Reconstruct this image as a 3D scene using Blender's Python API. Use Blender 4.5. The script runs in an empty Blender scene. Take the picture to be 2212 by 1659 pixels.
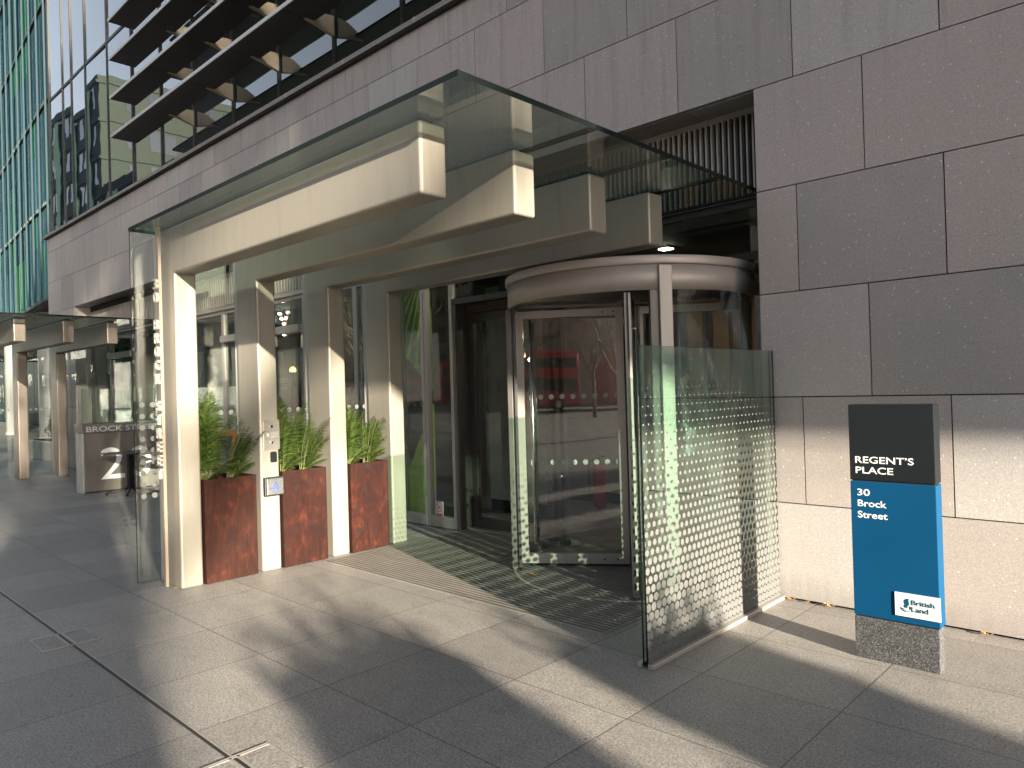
import bpy, bmesh, math, random
from mathutils import Vector, Matrix, Quaternion
random.seed(7)
S = bpy.context.scene
COL = S.collection
PI = math.pi
R_ = math.radians

# ---------------------------------------------------------------- camera
cam = bpy.data.cameras.new('camera')
cam.sensor_width = 36.0
cam.lens = 36.0 * 1576.22 / 2212.0
cam.clip_start, cam.clip_end = 0.05, 2000
camo = bpy.data.objects.new('camera', cam); COL.objects.link(camo)
camo.matrix_world = (Matrix.Translation((0, 0, 1.65)) @ Matrix.Rotation(0.76294, 4, 'Z')
                     @ Matrix.Rotation(0.0067348, 4, 'X') @ Matrix.Rotation(0.0285233, 4, 'Y')
                     @ Matrix.Rotation(PI / 2, 4, 'X'))
S.camera = camo
# ---------------------------------------------------------------- light
SUN = Vector((1.0, -0.287, 0.23)).normalized()
W = bpy.data.worlds.new('World'); S.world = W; W.use_nodes = True
wn = W.node_tree; bg = wn.nodes['Background']
sky = wn.nodes.new('ShaderNodeTexSky'); sky.sky_type = 'NISHITA'; sky.sun_disc = False
sky.sun_elevation = math.asin(SUN.z)
sky.sun_rotation = math.atan2(SUN.x, SUN.y)
sky.air_density, sky.dust_density, sky.ozone_density = 1.0, 0.6, 1.5
hs = wn.nodes.new('ShaderNodeHueSaturation'); hs.inputs['Saturation'].default_value = 0.42
wn.links.new(sky.outputs[0], hs.inputs['Color']); wn.links.new(hs.outputs[0], bg.inputs[0]); bg.inputs[1].default_value = 0.068
sl = bpy.data.lights.new('sun', 'SUN'); sl.energy = 4.7; sl.angle = R_(0.55); sl.color = (1.0, 0.89, 0.70)
so = bpy.data.objects.new('sun', sl); COL.objects.link(so); so.location = (40, -12, 14)
so.rotation_euler = (-SUN).to_track_quat('-Z', 'Y').to_euler()
S.view_settings.view_transform = 'Standard'; S.view_settings.look = 'None'
S.view_settings.exposure = 2.5; S.view_settings.gamma = 1.0
S.render.engine = 'CYCLES'
cy = S.cycles
cy.max_bounces = 10; cy.diffuse_bounces = 4; cy.glossy_bounces = 6; cy.transmission_bounces = 6
cy.transparent_max_bounces = 24; cy.use_denoising = True; cy.sample_clamp_indirect = 6.0
cy.caustics_reflective = False; cy.caustics_refractive = False

# ---------------------------------------------------------------- mesh helpers
ORG = {}
class MB:
    def __init__(s): s.v = []; s.f = []; s.mi = []; s.sm = []
    def add(s, vs, fs, mi=0, sm=False):
        b = len(s.v); s.v += [tuple(v) for v in vs]
        for f in fs: s.f.append([b + i for i in f]); s.mi.append(mi); s.sm.append(sm)
    def box(s, x0, x1, y0, y1, z0, z1, mi=0, side_mi=None):
        vs = [(x, y, z) for z in (z0, z1) for y in (y0, y1) for x in (x0, x1)]
        fs = [(0, 2, 3, 1), (4, 5, 7, 6), (0, 1, 5, 4), (2, 6, 7, 3), (0, 4, 6, 2), (1, 3, 7, 5)]
        b = len(s.v); s.v += vs
        dims = (x1 - x0, y1 - y0, z1 - z0)
        thin = dims.index(min(dims))
        ax = [2, 2, 1, 1, 0, 0]
        for f, a in zip(fs, ax):
            s.f.append([b + i for i in f]); s.sm.append(False)
            s.mi.append(mi if (side_mi is None or a == thin) else side_mi)
        return s
    def obox(s, c, ux, uy, uz, lx, ly, lz, mi=0):
        c = Vector(c); ux, uy, uz = Vector(ux).normalized(), Vector(uy).normalized(), Vector(uz).normalized()
        vs = [c + ux * lx * i / 2 + uy * ly * j / 2 + uz * lz * k / 2 for k in (-1, 1) for j in (-1, 1) for i in (-1, 1)]
        s.add(vs, [(0, 2, 3, 1), (4, 5, 7, 6), (0, 1, 5, 4), (2, 6, 7, 3), (0, 4, 6, 2), (1, 3, 7, 5)], mi); return s
    def prism(s, poly, d0, d1, mp, mi=0):
        """poly 2-D points, extruded between d0 and d1; mp(a,b,d)->xyz"""
        n = len(poly)
        vs = [mp(a, b, d0) for a, b in poly] + [mp(a, b, d1) for a, b in poly]
        fs = [tuple(range(n))[::-1], tuple(range(n, 2 * n))] + [(i, (i + 1) % n, n + (i + 1) % n, n + i) for i in range(n)]
        s.add(vs, fs, mi); return s
    def tube(s, pts, rad, n=8, mi=0, cap=True, sm=True):
        pts = [Vector(p) for p in pts]
        if not hasattr(rad, '__len__'): rad = [rad] * len(pts)
        b = len(s.v); up = None
        for i, p in enumerate(pts):
            t = (pts[min(i + 1, len(pts) - 1)] - pts[max(i - 1, 0)]).normalized()
            if up is None: up = t.orthogonal().normalized()
            else:
                up = (up - t * up.dot(t))
                up = up.normalized() if up.length > 1e-6 else t.orthogonal().normalized()
            w = t.cross(up)
            for k in range(n):
                a = 2 * PI * k / n
                s.v.append(tuple(p + (up * math.cos(a) + w * math.sin(a)) * rad[i]))
        for i in range(len(pts) - 1):
            for k in range(n):
                s.f.append([b + i * n + k, b + i * n + (k + 1) % n, b + (i + 1) * n + (k + 1) % n, b + (i + 1) * n + k]); s.mi.append(mi); s.sm.append(sm)
        if cap:
            s.f.append([b + k for k in range(n)][::-1]); s.mi.append(mi); s.sm.append(False)
            e = b + (len(pts) - 1) * n
            s.f.append([e + k for k in range(n)]); s.mi.append(mi); s.sm.append(False)
        return s
    def lathe(s, prof, cx, cy_, n=64, a0=0.0, a1=2 * PI, mi=0, sm=True, closed=False):
        full = abs(a1 - a0 - 2 * PI) < 1e-6; m = n if full else n + 1; b = len(s.v); k = len(prof)
        for i in range(m):
            a = a0 + (a1 - a0) * i / n
            for r, z in prof: s.v.append((cx + r * math.cos(a), cy_ + r * math.sin(a), z))
        for i in range(n):
            j = (i + 1) % m
            for q in range(k if closed else k - 1):
                q2 = (q + 1) % k
                s.f.append([b + i * k + q, b + j * k + q, b + j * k + q2, b + i * k + q2]); s.mi.append(mi); s.sm.append(sm)
        if closed and not full:
            s.f.append([b + q for q in range(k)]); s.mi.append(mi); s.sm.append(False)
            s.f.append([b + n * k + q for q in range(k)][::-1]); s.mi.append(mi); s.sm.append(False)
        return s
    def text(s, body, o, ux, uz, h=None, w=None, ext=0.002, off=0.0, spacing=1.0, mi=0, line=1.0, ref='H'):
        """lettering: o lower-left point, ux reading direction, uz up; h is the cap height of one line"""
        c = bpy.data.curves.new('t', 'FONT'); c.body = body; c.size = 1.0; c.extrude = 0.0001
        c.offset = off; c.space_character = spacing; c.space_line = line; c.resolution_u = 4
        ob = bpy.data.objects.new('t', c); COL.objects.link(ob)
        bpy.context.view_layer.update()
        me = bpy.data.meshes.new_from_object(ob.evaluated_get(bpy.context.evaluated_depsgraph_get()))
        xs = [v.co.x for v in me.vertices]; x0, x1 = min(xs), max(xs)
        CAP = 0.729
        sc = (h / CAP) if h else w / (x1 - x0)
        sx = (w / (x1 - x0)) if w else sc
        ux, uz, o = Vector(ux), Vector(uz), Vector(o); nrm = ux.cross(uz)
        vs = [o + ux * (v.co.x - x0) * sx + uz * v.co.y * sc + nrm * (ext if v.co.z > 0 else 0.0) for v in me.vertices]
        s.add(vs, [tuple(p.vertices) for p in me.polygons], mi)
        bpy.data.objects.remove(ob); bpy.data.curves.remove(c); bpy.data.meshes.remove(me)
        return s
    def build(s, name, mats, parent=None, org=None, bevel=0, seg=2, recalc=True):
        if org is None: org = ORG.get(parent.name, Vector((0, 0, 0))) if parent else Vector((0, 0, 0))
        org = Vector(org)
        me = bpy.data.meshes.new(name)
        me.from_pydata([tuple(Vector(v) - org) for v in s.v], [], s.f)
        for p, m, sm in zip(me.polygons, s.mi, s.sm): p.material_index = m; p.use_smooth = sm
        if recalc:
            bm = bmesh.new(); bm.from_mesh(me); bmesh.ops.recalc_face_normals(bm, faces=bm.faces); bm.to_mesh(me); bm.free()
        for m in (mats if isinstance(mats, (list, tuple)) else [mats]): me.materials.append(m)
        o = bpy.data.objects.new(name, me); COL.objects.link(o)
        if parent: o.parent = parent
        else: o.location = org
        ORG[o.name] = org
        if bevel:
            md = o.modifiers.new('bevel', 'BEVEL'); md.width = bevel; md.segments = seg; md.limit_method = 'ANGLE'; md.angle_limit = R_(40)
            md.harden_normals = False
        return o
def tag(o, label=None, cat=None, group=None, kind=None):
    if label: o['label'] = label
    if cat: o['category'] = cat
    if group: o['group'] = group
    if kind: o['kind'] = kind
    return o
def thing(name, loc, label, cat, group=None):
    o = bpy.data.objects.new(name, None); COL.objects.link(o); o.location = loc; o.empty_display_size = 0.2
    ORG[o.name] = Vector(loc)
    return tag(o, label, cat, group)
def copy_tree(o, parent=None):
    c = o.copy(); COL.objects.link(c)
    if parent: c.parent = parent
    ORG[c.name] = ORG.get(o.name, Vector((0, 0, 0)))
    for ch in list(o.children): copy_tree(ch, c)
    return c
def B(*a, **k): return MB().box(*a, **k)

# ---------------------------------------------------------------- material helpers
class NT:
    def __init__(s, name):
        s.m = bpy.data.materials.new(name); s.m.use_nodes = True; s.t = s.m.node_tree; s.t.nodes.clear()
        s.out = s.t.nodes.new('ShaderNodeOutputMaterial')
    def n(s, typ, ins=None, outi=0, **props):
        nd = s.t.nodes.new('ShaderNode' + typ)
        for k, v in props.items(): setattr(nd, k, v)
        for k, v in (ins or {}).items():
            if hasattr(v, 'is_output') or isinstance(v, bpy.types.NodeSocket): s.t.links.new(v, nd.inputs[k])
            elif v is not None:
                try: nd.inputs[k].default_value = v
                except Exception: nd.inputs[k].default_value = (*v, 1.0)
        return nd if outi is None else nd.outputs[outi]
    def M(s, op, a, b=None, c=None, clamp=False):
        ins = {0: a}
        if b is not None: ins[1] = b
        if c is not None: ins[2] = c
        return s.n('Math', ins, operation=op, use_clamp=clamp)
    def coord(s): return s.n('TexCoord', outi=None).outputs['Object']
    def mapping(s, v, scale=(1, 1, 1), loc=(0, 0, 0)): return s.n('Mapping', {'Vector': v, 'Scale': scale, 'Location': loc})
    def noise(s, v, scale, detail=3, rough=0.55, dist=0.0): return s.n('TexNoise', {'Vector': v, 'Scale': scale, 'Detail': detail, 'Roughness': rough, 'Distortion': dist})
    def ramp(s, f, stops, interp='LINEAR'):
        nd = s.n('ValToRGB', {0: f}, outi=None); cr = nd.color_ramp; cr.interpolation = interp
        while len(cr.elements) > 1: cr.elements.remove(cr.elements[-1])
        for i, (p, c) in enumerate(stops):
            e = cr.elements[0] if i == 0 else cr.elements.new(p)
            e.position = p; e.color = (*c, 1.0) if hasattr(c, '__len__') else (c, c, c, 1.0)
        return nd.outputs[0]
    def mix(s, f, a, b, typ='MIX'):
        nd = s.n('Mix', None, outi=None, data_type='RGBA', blend_type=typ)
        for i, v in ((0, f), (6, a), (7, b)):
            if isinstance(v, bpy.types.NodeSocket): s.t.links.new(v, nd.inputs[i])
            else: nd.inputs[i].default_value = (*v, 1.0) if hasattr(v, '__len__') else v
        return nd.outputs[2]
    def bump(s, h, strength=0.2, dist=0.01): return s.n('Bump', {'Height': h, 'Strength': strength, 'Distance': dist})
    def pbr(s, **k):
        nd = s.n('BsdfPrincipled', {kk.replace('_', ' '): v for kk, v in k.items()}, outi=0); return nd
    def end(s, sh): s.t.links.new(sh, s.out.inputs[0]); return s.m
def plain(name, col, rough=0.5, metal=0.0, var=0.12, scale=6.0, bump=0.0, spec=0.5):
    t = NT(name); v = t.coord(); nz = t.noise(v, scale, 4)
    c0 = tuple(max(0, c * (1 - var)) for c in col); c1 = tuple(min(1, c * (1 + var)) for c in col)
    c = t.ramp(nz, [(0.3, c0), (0.7, c1)])
    r = t.M('MULTIPLY_ADD', nz, 0.14, rough - 0.07)
    k = {}
    if bump: k['Normal'] = t.bump(t.noise(v, scale * 12, 3), bump, 0.004)
    return t.end(t.pbr(Base_Color=c, Roughness=r, Metallic=metal, **{'Specular_IOR_Level': spec}, **k))
def emit(name, col, st):
    t = NT(name); return t.end(t.n('Emission', {'Color': (*col, 1), 'Strength': st}))
def schlick(t, f0):
    g = t.n('NewGeometry', outi=None)
    d = t.n('VectorMath', {0: g.outputs['Incoming'], 1: g.outputs['Normal']}, outi=None, operation='DOT_PRODUCT').outputs['Value']
    k = t.M('SUBTRACT', 1.0, t.M('ABSOLUTE', d), clamp=True)
    return t.M('MULTIPLY_ADD', t.M('POWER', k, 5.0), 1.0 - f0, f0, clamp=True)
def thin_glass(name, tint=(0.80, 0.90, 0.86), f0=0.045, wav=0.0, dots=None, dirt=0.0, dotcol=0.80):
    tint = tuple(c ** 0.5 for c in tint)
    t = NT(name); v = t.coord(); F = schlick(t, f0)
    gl = {'Color': (1, 1, 1, 1), 'Roughness': 0.0}
    if wav: gl['Normal'] = t.bump(t.noise(t.mapping(v, (0.9, 0.9, 0.7)), 1.0, 2), wav, 0.05)
    sh = t.n('MixShader', {0: F, 1: t.n('BsdfTransparent', {'Color': (*tint, 1)}), 2: t.n('BsdfGlossy', gl)})
    if dirt:
        nz = t.noise(t.mapping(v, (1, 3, 1)), 7.0, 6, 0.65)
        dm = t.M('MULTIPLY', t.ramp(nz, [(0.52, 0.0), (0.75, 1.0)]), dirt)
        sh = t.n('MixShader', {0: dm, 1: sh, 2: t.n('BsdfDiffuse', {'Color': (0.42, 0.44, 0.38, 1)})})
    if dots:
        m = dots(t, v)
        wh = t.n('MixShader', {0: 0.35, 1: t.n('BsdfDiffuse', {'Color': (dotcol, dotcol, dotcol, 1)}), 2: t.n('BsdfTranslucent', {'Color': (dotcol, dotcol, dotcol, 1)})})
        sh = t.n('MixShader', {0: m, 1: sh, 2: wh})
    return t.end(sh)
def fract_c(t, x): return t.M('SUBTRACT', t.M('FRACT', x), 0.5)
def halftone(t, v):
    sp = t.n('SeparateXYZ', {0: v}, outi=None); y, z = sp.outputs[1], sp.outputs[2]
    vv = t.M('DIVIDE', z, 0.0535); row = t.M('FLOOR', vv)
    sh = t.M('MULTIPLY', t.M('MODULO', row, 2.0), 0.5)
    fu = t.M('MULTIPLY', fract_c(t, t.M('ADD', t.M('DIVIDE', y, 0.0565), sh)), 0.0565)
    fv = t.M('MULTIPLY', fract_c(t, vv), 0.0535)
    d = t.M('SQRT', t.M('ADD', t.M('MULTIPLY', fu, fu), t.M('MULTIPLY', fv, fv)))
    zc = t.M('MULTIPLY', t.M('ADD', row, 0.5), 0.0535)
    r = t.M('MULTIPLY_ADD', zc, -0.0172, 0.0310)
    return t.M('MULTIPLY', t.M('LESS_THAN', d, t.M('MAXIMUM', r, 0.0)), t.M('GREATER_THAN', sp.outputs[0], 0.018))
def dot_rows(axis, pitch, rad, rows, off=0.0, front=0.0):
    """rows = list of (z) of single rows of round manifestation dots"""
    def f(t, v):
        sp = t.n('SeparateXYZ', {0: v}, outi=None); u, z = sp.outputs[axis], sp.outputs[2]
        fu = t.M('MULTIPLY', fract_c(t, t.M('DIVIDE', t.M('ADD', u, off), pitch)), pitch)
        tot = None
        for zr in rows:
            dz = t.M('SUBTRACT', z, zr)
            d = t.M('SQRT', t.M('ADD', t.M('MULTIPLY', fu, fu), t.M('MULTIPLY', dz, dz)))
            k = t.M('LESS_THAN', d, rad)
            tot = k if tot is None else t.M('MAXIMUM', tot, k)
        return t.M('MULTIPLY', tot, t.M('GREATER_THAN', sp.outputs[1 - axis], front))
    return f
def mirror_glass(name, base, f0, wav=0.35, band=None, amp=1.0):
    t = NT(name); v = t.coord(); F = t.M('MULTIPLY', schlick(t, f0), amp)
    nz = t.noise(t.mapping(v, (0.55, 0.55, 0.8)), 1.0, 2, 0.4)
    gl = t.n('BsdfGlossy', {'Color': (0.93, 0.95, 0.97, 1), 'Roughness': 0.01, 'Normal': t.bump(nz, wav, 0.03)})
    c = base if not band else band(t, v)
    df = t.n('BsdfDiffuse', {'Color': c if isinstance(c, bpy.types.NodeSocket) else (*c, 1)})
    return t.end(t.n('MixShader', {0: F, 1: df, 2: gl}))

def stone(name, base, warm=0.02, streak=1.0, speck=1.0, rough=0.55):
    t = NT(name); v = t.coord(); g = t.n('NewGeometry', outi=None); rnd = g.outputs['Random Per Island']
    b = Vector(base)
    c = t.ramp(rnd, [(0.0, tuple(b * 0.80)), (0.3, (b.x * 1.0, b.y * 0.94, b.z * 0.92)), (0.6, (b.x * 1.10, b.y * 1.02, b.z * 0.99)), (1.0, (b.x * 1.10, b.y * 1.14, b.z * 1.15))])
    big = t.noise(v, 1.7, 4, 0.6)
    c = t.mix(t.ramp(big, [(0.35, 0.0), (0.7, 0.35)]), c, (b.x * 1.12, b.y * 0.98, b.z * 0.97))
    st = t.noise(t.mapping(v, (14, 14, 0.9)), 1.0, 5, 0.7)
    zz = t.n('SeparateXYZ', {0: v}, outi=None).outputs[2]
    hi = t.ramp(t.M('DIVIDE', zz, 7.0), [(0.5, 0.15), (0.62, 0.8), (0.85, 1.0)])
    sm = t.M('MULTIPLY', t.M('MULTIPLY', t.ramp(st, [(0.48, 0.0), (0.72, 1.0)]), hi), 0.5 * streak)
    c = t.mix(sm, c, tuple(b * 0.5))
    fine = t.noise(v, 150, 3, 0.75); fine2 = t.noise(v, 60, 2, 0.6)
    c = t.mix(1.0, c, t.ramp(fine, [(0.34, 0.68), (0.66, 1.32)]), 'MULTIPLY')
    c = t.mix(0.5, c, t.ramp(fine2, [(0.3, 0.82), (0.7, 1.16)]), 'MULTIPLY')
    vo = t.n('TexVoronoi', {'Vector': t.mapping(v, (1, 1, 0.75)), 'Scale': 26.0, 'Randomness': 1.0}, outi=None)
    near = t.M('LESS_THAN', vo.outputs['Distance'], 0.115)
    pick = t.M('GREATER_THAN', t.n('SeparateColor', {0: vo.outputs['Color']}), 0.45)
    fl = t.M('MULTIPLY', t.M('MULTIPLY', near, pick), 0.75 * speck)
    c = t.mix(fl, c, (0.66, 0.64, 0.60))
    spl = t.M('MULTIPLY', t.ramp(t.M('ADD', zz, t.M('MULTIPLY', t.M('SUBTRACT', st, 0.5), 0.35)), [(0.02, 1.0), (0.22, 0.0)]), 0.45)
    c = t.mix(spl, c, tuple(b * 0.45))
    pit = t.n('TexVoronoi', {'Vector': t.mapping(v, (1, 1, 1), (3.3, 1.1, 7.7)), 'Scale': 21.0, 'Randomness': 1.0}, outi=None)
    pm = t.M('MULTIPLY', t.M('LESS_THAN', pit.outputs['Distance'], 0.055), 0.6 * speck)
    c = t.mix(pm, c, tuple(b * 0.3))
    return t.end(t.pbr(Base_Color=c, Roughness=t.M('MULTIPLY_ADD', fine2, 0.2, rough - 0.1), Specular_IOR_Level=0.5, Normal=t.bump(fine, 0.18, 0.002)))

def paving():
    t = NT('paving_granite'); v = t.coord(); sp = t.n('SeparateXYZ', {0: v}, outi=None); x, y = sp.outputs[0], sp.outputs[1]
    u = t.M('DIVIDE', t.M('ADD', x, 2.13), 0.766); w = t.M('DIVIDE', t.M('SUBTRACT', y, 1.49), 0.745)
    cell = t.n('CombineXYZ', {0: t.M('FLOOR', u), 1: t.M('FLOOR', w), 2: 3.0})
    rn = t.n('TexWhiteNoise', {'Vector': cell}, noise_dimensions='3D', outi=None)
    rv = rn.outputs['Value']
    c = t.ramp(rv, [(0.0, (0.190, 0.178, 0.170)), (0.5, (0.226, 0.211, 0.199)), (1.0, (0.262, 0.244, 0.227))])
    big = t.noise(v, 0.9, 5, 0.65)
    c = t.mix(t.ramp(big, [(0.35, 0.0), (0.75, 0.55)]), c, (0.165, 0.154, 0.150))
    dirt = t.noise(v, 5.0, 5, 0.7)
    c = t.mix(t.ramp(dirt, [(0.50, 0.0), (0.80, 0.5)]), c, (0.11, 0.10, 0.095))
    fine = t.noise(v, 85, 4, 0.8); f2 = t.noise(v, 30, 3, 0.65)
    c = t.mix(1.0, c, t.ramp(fine, [(0.36, 0.45), (0.64, 1.6)]), 'MULTIPLY')
    c = t.mix(0.7, c, t.ramp(f2, [(0.3, 0.76), (0.7, 1.22)]), 'MULTIPLY')
    vo = t.n('TexVoronoi', {'Vector': v, 'Scale': 55.0}, outi=None)
    fl = t.M('MULTIPLY', t.M('LESS_THAN', vo.outputs['Distance'], 0.12), t.M('GREATER_THAN', t.n('SeparateColor', {0: vo.outputs['Color']}), 0.55))
    c = t.mix(t.M('MULTIPLY', fl, 0.6), c, (0.5, 0.49, 0.46))
    gum = t.n('TexVoronoi', {'Vector': t.mapping(v, (1, 1, 1), (0.3, 0.7, 0)), 'Scale': 2.3}, outi=None)
    gm = t.M('MULTIPLY', t.M('LESS_THAN', gum.outputs['Distance'], 0.030), t.M('GREATER_THAN', t.n('SeparateColor', {0: gum.outputs['Color']}), 0.5))
    c = t.mix(t.M('MULTIPLY', gm, 0.7), c, (0.07, 0.065, 0.065))
    dx = t.M('MULTIPLY', t.M('SUBTRACT', 0.5, t.M('ABSOLUTE', fract_c(t, u))), 0.766)
    dy = t.M('MULTIPLY', t.M('SUBTRACT', 0.5, t.M('ABSOLUTE', fract_c(t, w))), 0.745)
    j = t.M('MINIMUM', dx, dy)
    jm = t.M('LESS_THAN', j, 0.0032)
    c = t.mix(t.M('MULTIPLY', jm, 0.85), c, (0.035, 0.032, 0.03))
    edge = t.ramp(t.M('DIVIDE', j, 0.012), [(0.2, 0.0), (1.0, 1.0)])
    h = t.M('ADD', t.M('MULTIPLY', fine, 0.25), t.M('ADD', t.M('MULTIPLY', edge, 0.3), t.M('MULTIPLY', rv, 0.3)))
    r = t.M('MULTIPLY_ADD', f2, 0.25, 0.42)
    return t.end(t.pbr(Base_Color=c, Roughness=r, Specular_IOR_Level=0.5, Normal=t.bump(h, 0.35, 0.003)))

def mat_ribs():
    t = NT('entrance_matting'); v = t.coord(); sp = t.n('SeparateXYZ', {0: v}, outi=None); x, y = sp.outputs[0], sp.outputs[1]
    f = t.M('ABSOLUTE', fract_c(t, t.M('DIVIDE', y, 0.046)))
    nz = t.noise(t.mapping(v, (2.2, 30, 1)), 1.0, 5, 0.7); n2 = t.noise(v, 2.0, 4); nf = t.noise(v, 220, 2)
    c = t.ramp(nz, [(0.3, (0.11, 0.098, 0.088)), (0.55, (0.19, 0.17, 0.15)), (0.8, (0.30, 0.275, 0.24))])
    c = t.mix(t.ramp(n2, [(0.4, 0.0), (0.75, 0.5)]), c, (0.165, 0.15, 0.135))
    rib = t.ramp(f, [(0.30, 0.0), (0.42, 1.0)])
    c = t.mix(rib, c, (0.035, 0.032, 0.03))
    al = t.M('LESS_THAN', f, 0.05)
    c = t.mix(t.M('MULTIPLY', al, 0.7), c, (0.26, 0.25, 0.24))
    c = t.mix(0.6, c, t.ramp(nf, [(0.3, 0.6), (0.7, 1.4)]), 'MULTIPLY')
    h = t.M('SUBTRACT', 1.0, rib)
    return t.end(t.pbr(Base_Color=c, Roughness=0.75, Normal=t.bump(h, 0.6, 0.006)))

def corten():
    t = NT('corten_rust'); v = t.coord()
    oi = t.n('ObjectInfo', outi=None).outputs['Random']
    off = t.n('CombineXYZ', {0: t.M('MULTIPLY', oi, 20), 1: t.M('MULTIPLY', oi, 31), 2: t.M('MULTIPLY', oi, 17)})
    v = t.n('VectorMath', {0: v, 1: off}, operation='ADD')
    a = t.noise(t.mapping(v, (1, 1, 0.6)), 7.0, 8, 0.68, 0.4); b = t.noise(t.mapping(v, (60, 60, 2.5)), 1.0, 4, 0.6); c2 = t.noise(v, 2.6, 3)
    c = t.ramp(a, [(0.30, (0.010, 0.0045, 0.004)), (0.46, (0.018, 0.006, 0.0045)), (0.57, (0.027, 0.0075, 0.005)), (0.66, (0.052, 0.014, 0.0075)), (0.76, (0.11, 0.032, 0.015))])
    c = t.mix(t.ramp(c2, [(0.4, 0.0), (0.7, 0.6)]), c, (0.027, 0.011, 0.008))
    c = t.mix(0.55, c, t.ramp(b, [(0.3, 0.65), (0.7, 1.35)]), 'MULTIPLY')
    vo = t.n('TexVoronoi', {'Vector': v, 'Scale': 7.5}, outi=None)
    warp = t.M('ADD', vo.outputs['Distance'], t.M('MULTIPLY', t.M('SUBTRACT', a, 0.5), 0.35))
    sp = t.M('MULTIPLY', t.M('LESS_THAN', warp, 0.24), t.M('GREATER_THAN', t.n('SeparateColor', {0: vo.outputs['Color']}), 0.68))
    c = t.mix(t.M('MULTIPLY', sp, 0.75), c, (0.018, 0.011, 0.010))
    return t.end(t.pbr(Base_Color=c, Roughness=0.8, Specular_IOR_Level=0.15, Normal=t.bump(a, 0.25, 0.006)))

def brushed(name, col, rough=0.42, metal=0.55, streak=0.16):
    t = NT(name); v = t.coord()
    a = t.noise(t.mapping(v, (22, 22, 0.7)), 1.0, 4, 0.65); b = t.noise(t.mapping(v, (0.7, 3, 1.5)), 1.0, 4, 0.6)
    c0 = Vector(col)
    c = t.ramp(a, [(0.25, tuple(c0 * (1 - streak))), (0.75, tuple(c0 * (1 + streak * 0.5)))])
    c = t.mix(t.ramp(b, [(0.4, 0.0), (0.75, 0.35)]), c, tuple(c0 * 0.75))
    dd = t.noise(t.mapping(v, (9, 9, 1.1)), 1.0, 6, 0.7)
    c = t.mix(t.ramp(dd, [(0.52, 0.0), (0.8, 0.4)]), c, tuple(c0 * 0.55))
    r = t.M('MULTIPLY_ADD', b, 0.22, rough - 0.11)
    return t.end(t.pbr(Base_Color=c, Roughness=r, Metallic=metal, Normal=t.bump(b, 0.06, 0.02)))

def leafmat(name, c0, c1, trans=0.3):
    t = NT(name); v = t.coord(); g = t.n('NewGeometry', outi=None)
    c = t.ramp(g.outputs['Random Per Island'], [(0.0, c0), (0.55, tuple((a + b) / 2 for a, b in zip(c0, c1))), (1.0, c1)])
    p = t.pbr(Base_Color=c, Roughness=0.5, Specular_IOR_Level=0.4)
    return t.end(t.n('MixShader', {0: trans, 1: p, 2: t.n('BsdfTranslucent', {'Color': c})}))

M = {}
M['stone'] = stone('wall_granite', (0.330, 0.315, 0.309))
def dark_granite():
    t = NT('dark_granite'); v = t.coord()
    a = t.noise(v, 150, 3, 0.8); c = t.ramp(a, [(0.40, (0.022, 0.022, 0.025)), (0.52, (0.055, 0.055, 0.059)), (0.60, (0.115, 0.115, 0.118)), (0.70, (0.22, 0.22, 0.22))])
    return t.end(t.pbr(Base_Color=c, Roughness=0.75, Specular_IOR_Level=0.25))
M['stone_dark'] = dark_granite()
M['joint'] = plain('joint_shadow_gap', (0.012, 0.012, 0.013), 0.9)
M['paving'] = paving()
M['mat'] = mat_ribs()
M['corten'] = corten()
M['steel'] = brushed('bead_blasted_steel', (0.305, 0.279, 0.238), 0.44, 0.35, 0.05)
M['steel_dark'] = brushed('dark_brushed_steel', (0.22, 0.195, 0.175), 0.36, 0.6, 0.1)
M['alu'] = brushed('anodised_aluminium', (0.46, 0.43, 0.40), 0.38, 0.6, 0.06)
M['bronze'] = plain('bronze_anodised_frame', (0.33, 0.292, 0.272), 0.52, 0.3, 0.06, 3.0)
M['frame'] = plain('dark_grey_frame', (0.085, 0.078, 0.074), 0.42, 0.4, 0.1, 3.0)
M['black'] = plain('black_rubber', (0.012, 0.012, 0.013), 0.5)
M['chrome'] = plain('polished_steel', (0.80, 0.79, 0.77), 0.14, 1.0, 0.04)
M['pale'] = plain('pale_channel_paint', (0.42, 0.41, 0.38), 0.45, 0.0, 0.05)
M['letter'] = plain('cream_letter_paint', (0.50, 0.46, 0.39), 0.42, 0.0, 0.03)
M['brownbar'] = plain('brown_bar_metal', (0.36, 0.29, 0.235), 0.42, 0.5, 0.06)
M['cream'] = plain('cream_bracket_paint', (0.30, 0.255, 0.19), 0.5, 0.0, 0.10)
M['blade'] = plain('bronze_blade_panel', (0.026, 0.022, 0.020), 0.45, 0.2, 0.18, 2.2)
M['bladeedge'] = plain('blade_edge_aluminium', (0.47, 0.45, 0.43), 0.45, 0.5, 0.05)
M['coping'] = plain('coping_metal', (0.22, 0.195, 0.18), 0.45, 0.45, 0.1, 3)
M['louvre'] = plain('louvre_metal', (0.40, 0.37, 0.34), 0.5, 0.3, 0.06)
M['louvre_l'] = plain('pale_louvre_metal', (0.30, 0.27, 0.235), 0.5, 0.2, 0.06)
M['gedge'] = plain('green_glass_edge', (0.006, 0.010, 0.010), 0.6, spec=0.1)
M['roofglass'] = thin_glass('canopy_roof_glass', (0.44, 0.53, 0.485), 0.12, dirt=0.02)
M['sideglass'] = thin_glass('canopy_side_glass', (0.84, 0.90, 0.87), 0.05, dots=dot_rows(1, 0.104, 0.0245, [1.5], 0.019, -0.307), dotcol=0.22)
M['sideglass_d'] = thin_glass('canopy_end_glass', (0.84, 0.90, 0.87), 0.05, dots=dot_rows(1, 0.0935, 0.0245, [1.6 - 0.1025 * i for i in range(9)], 0.0433, -0.307), dotcol=0.22)
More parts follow.
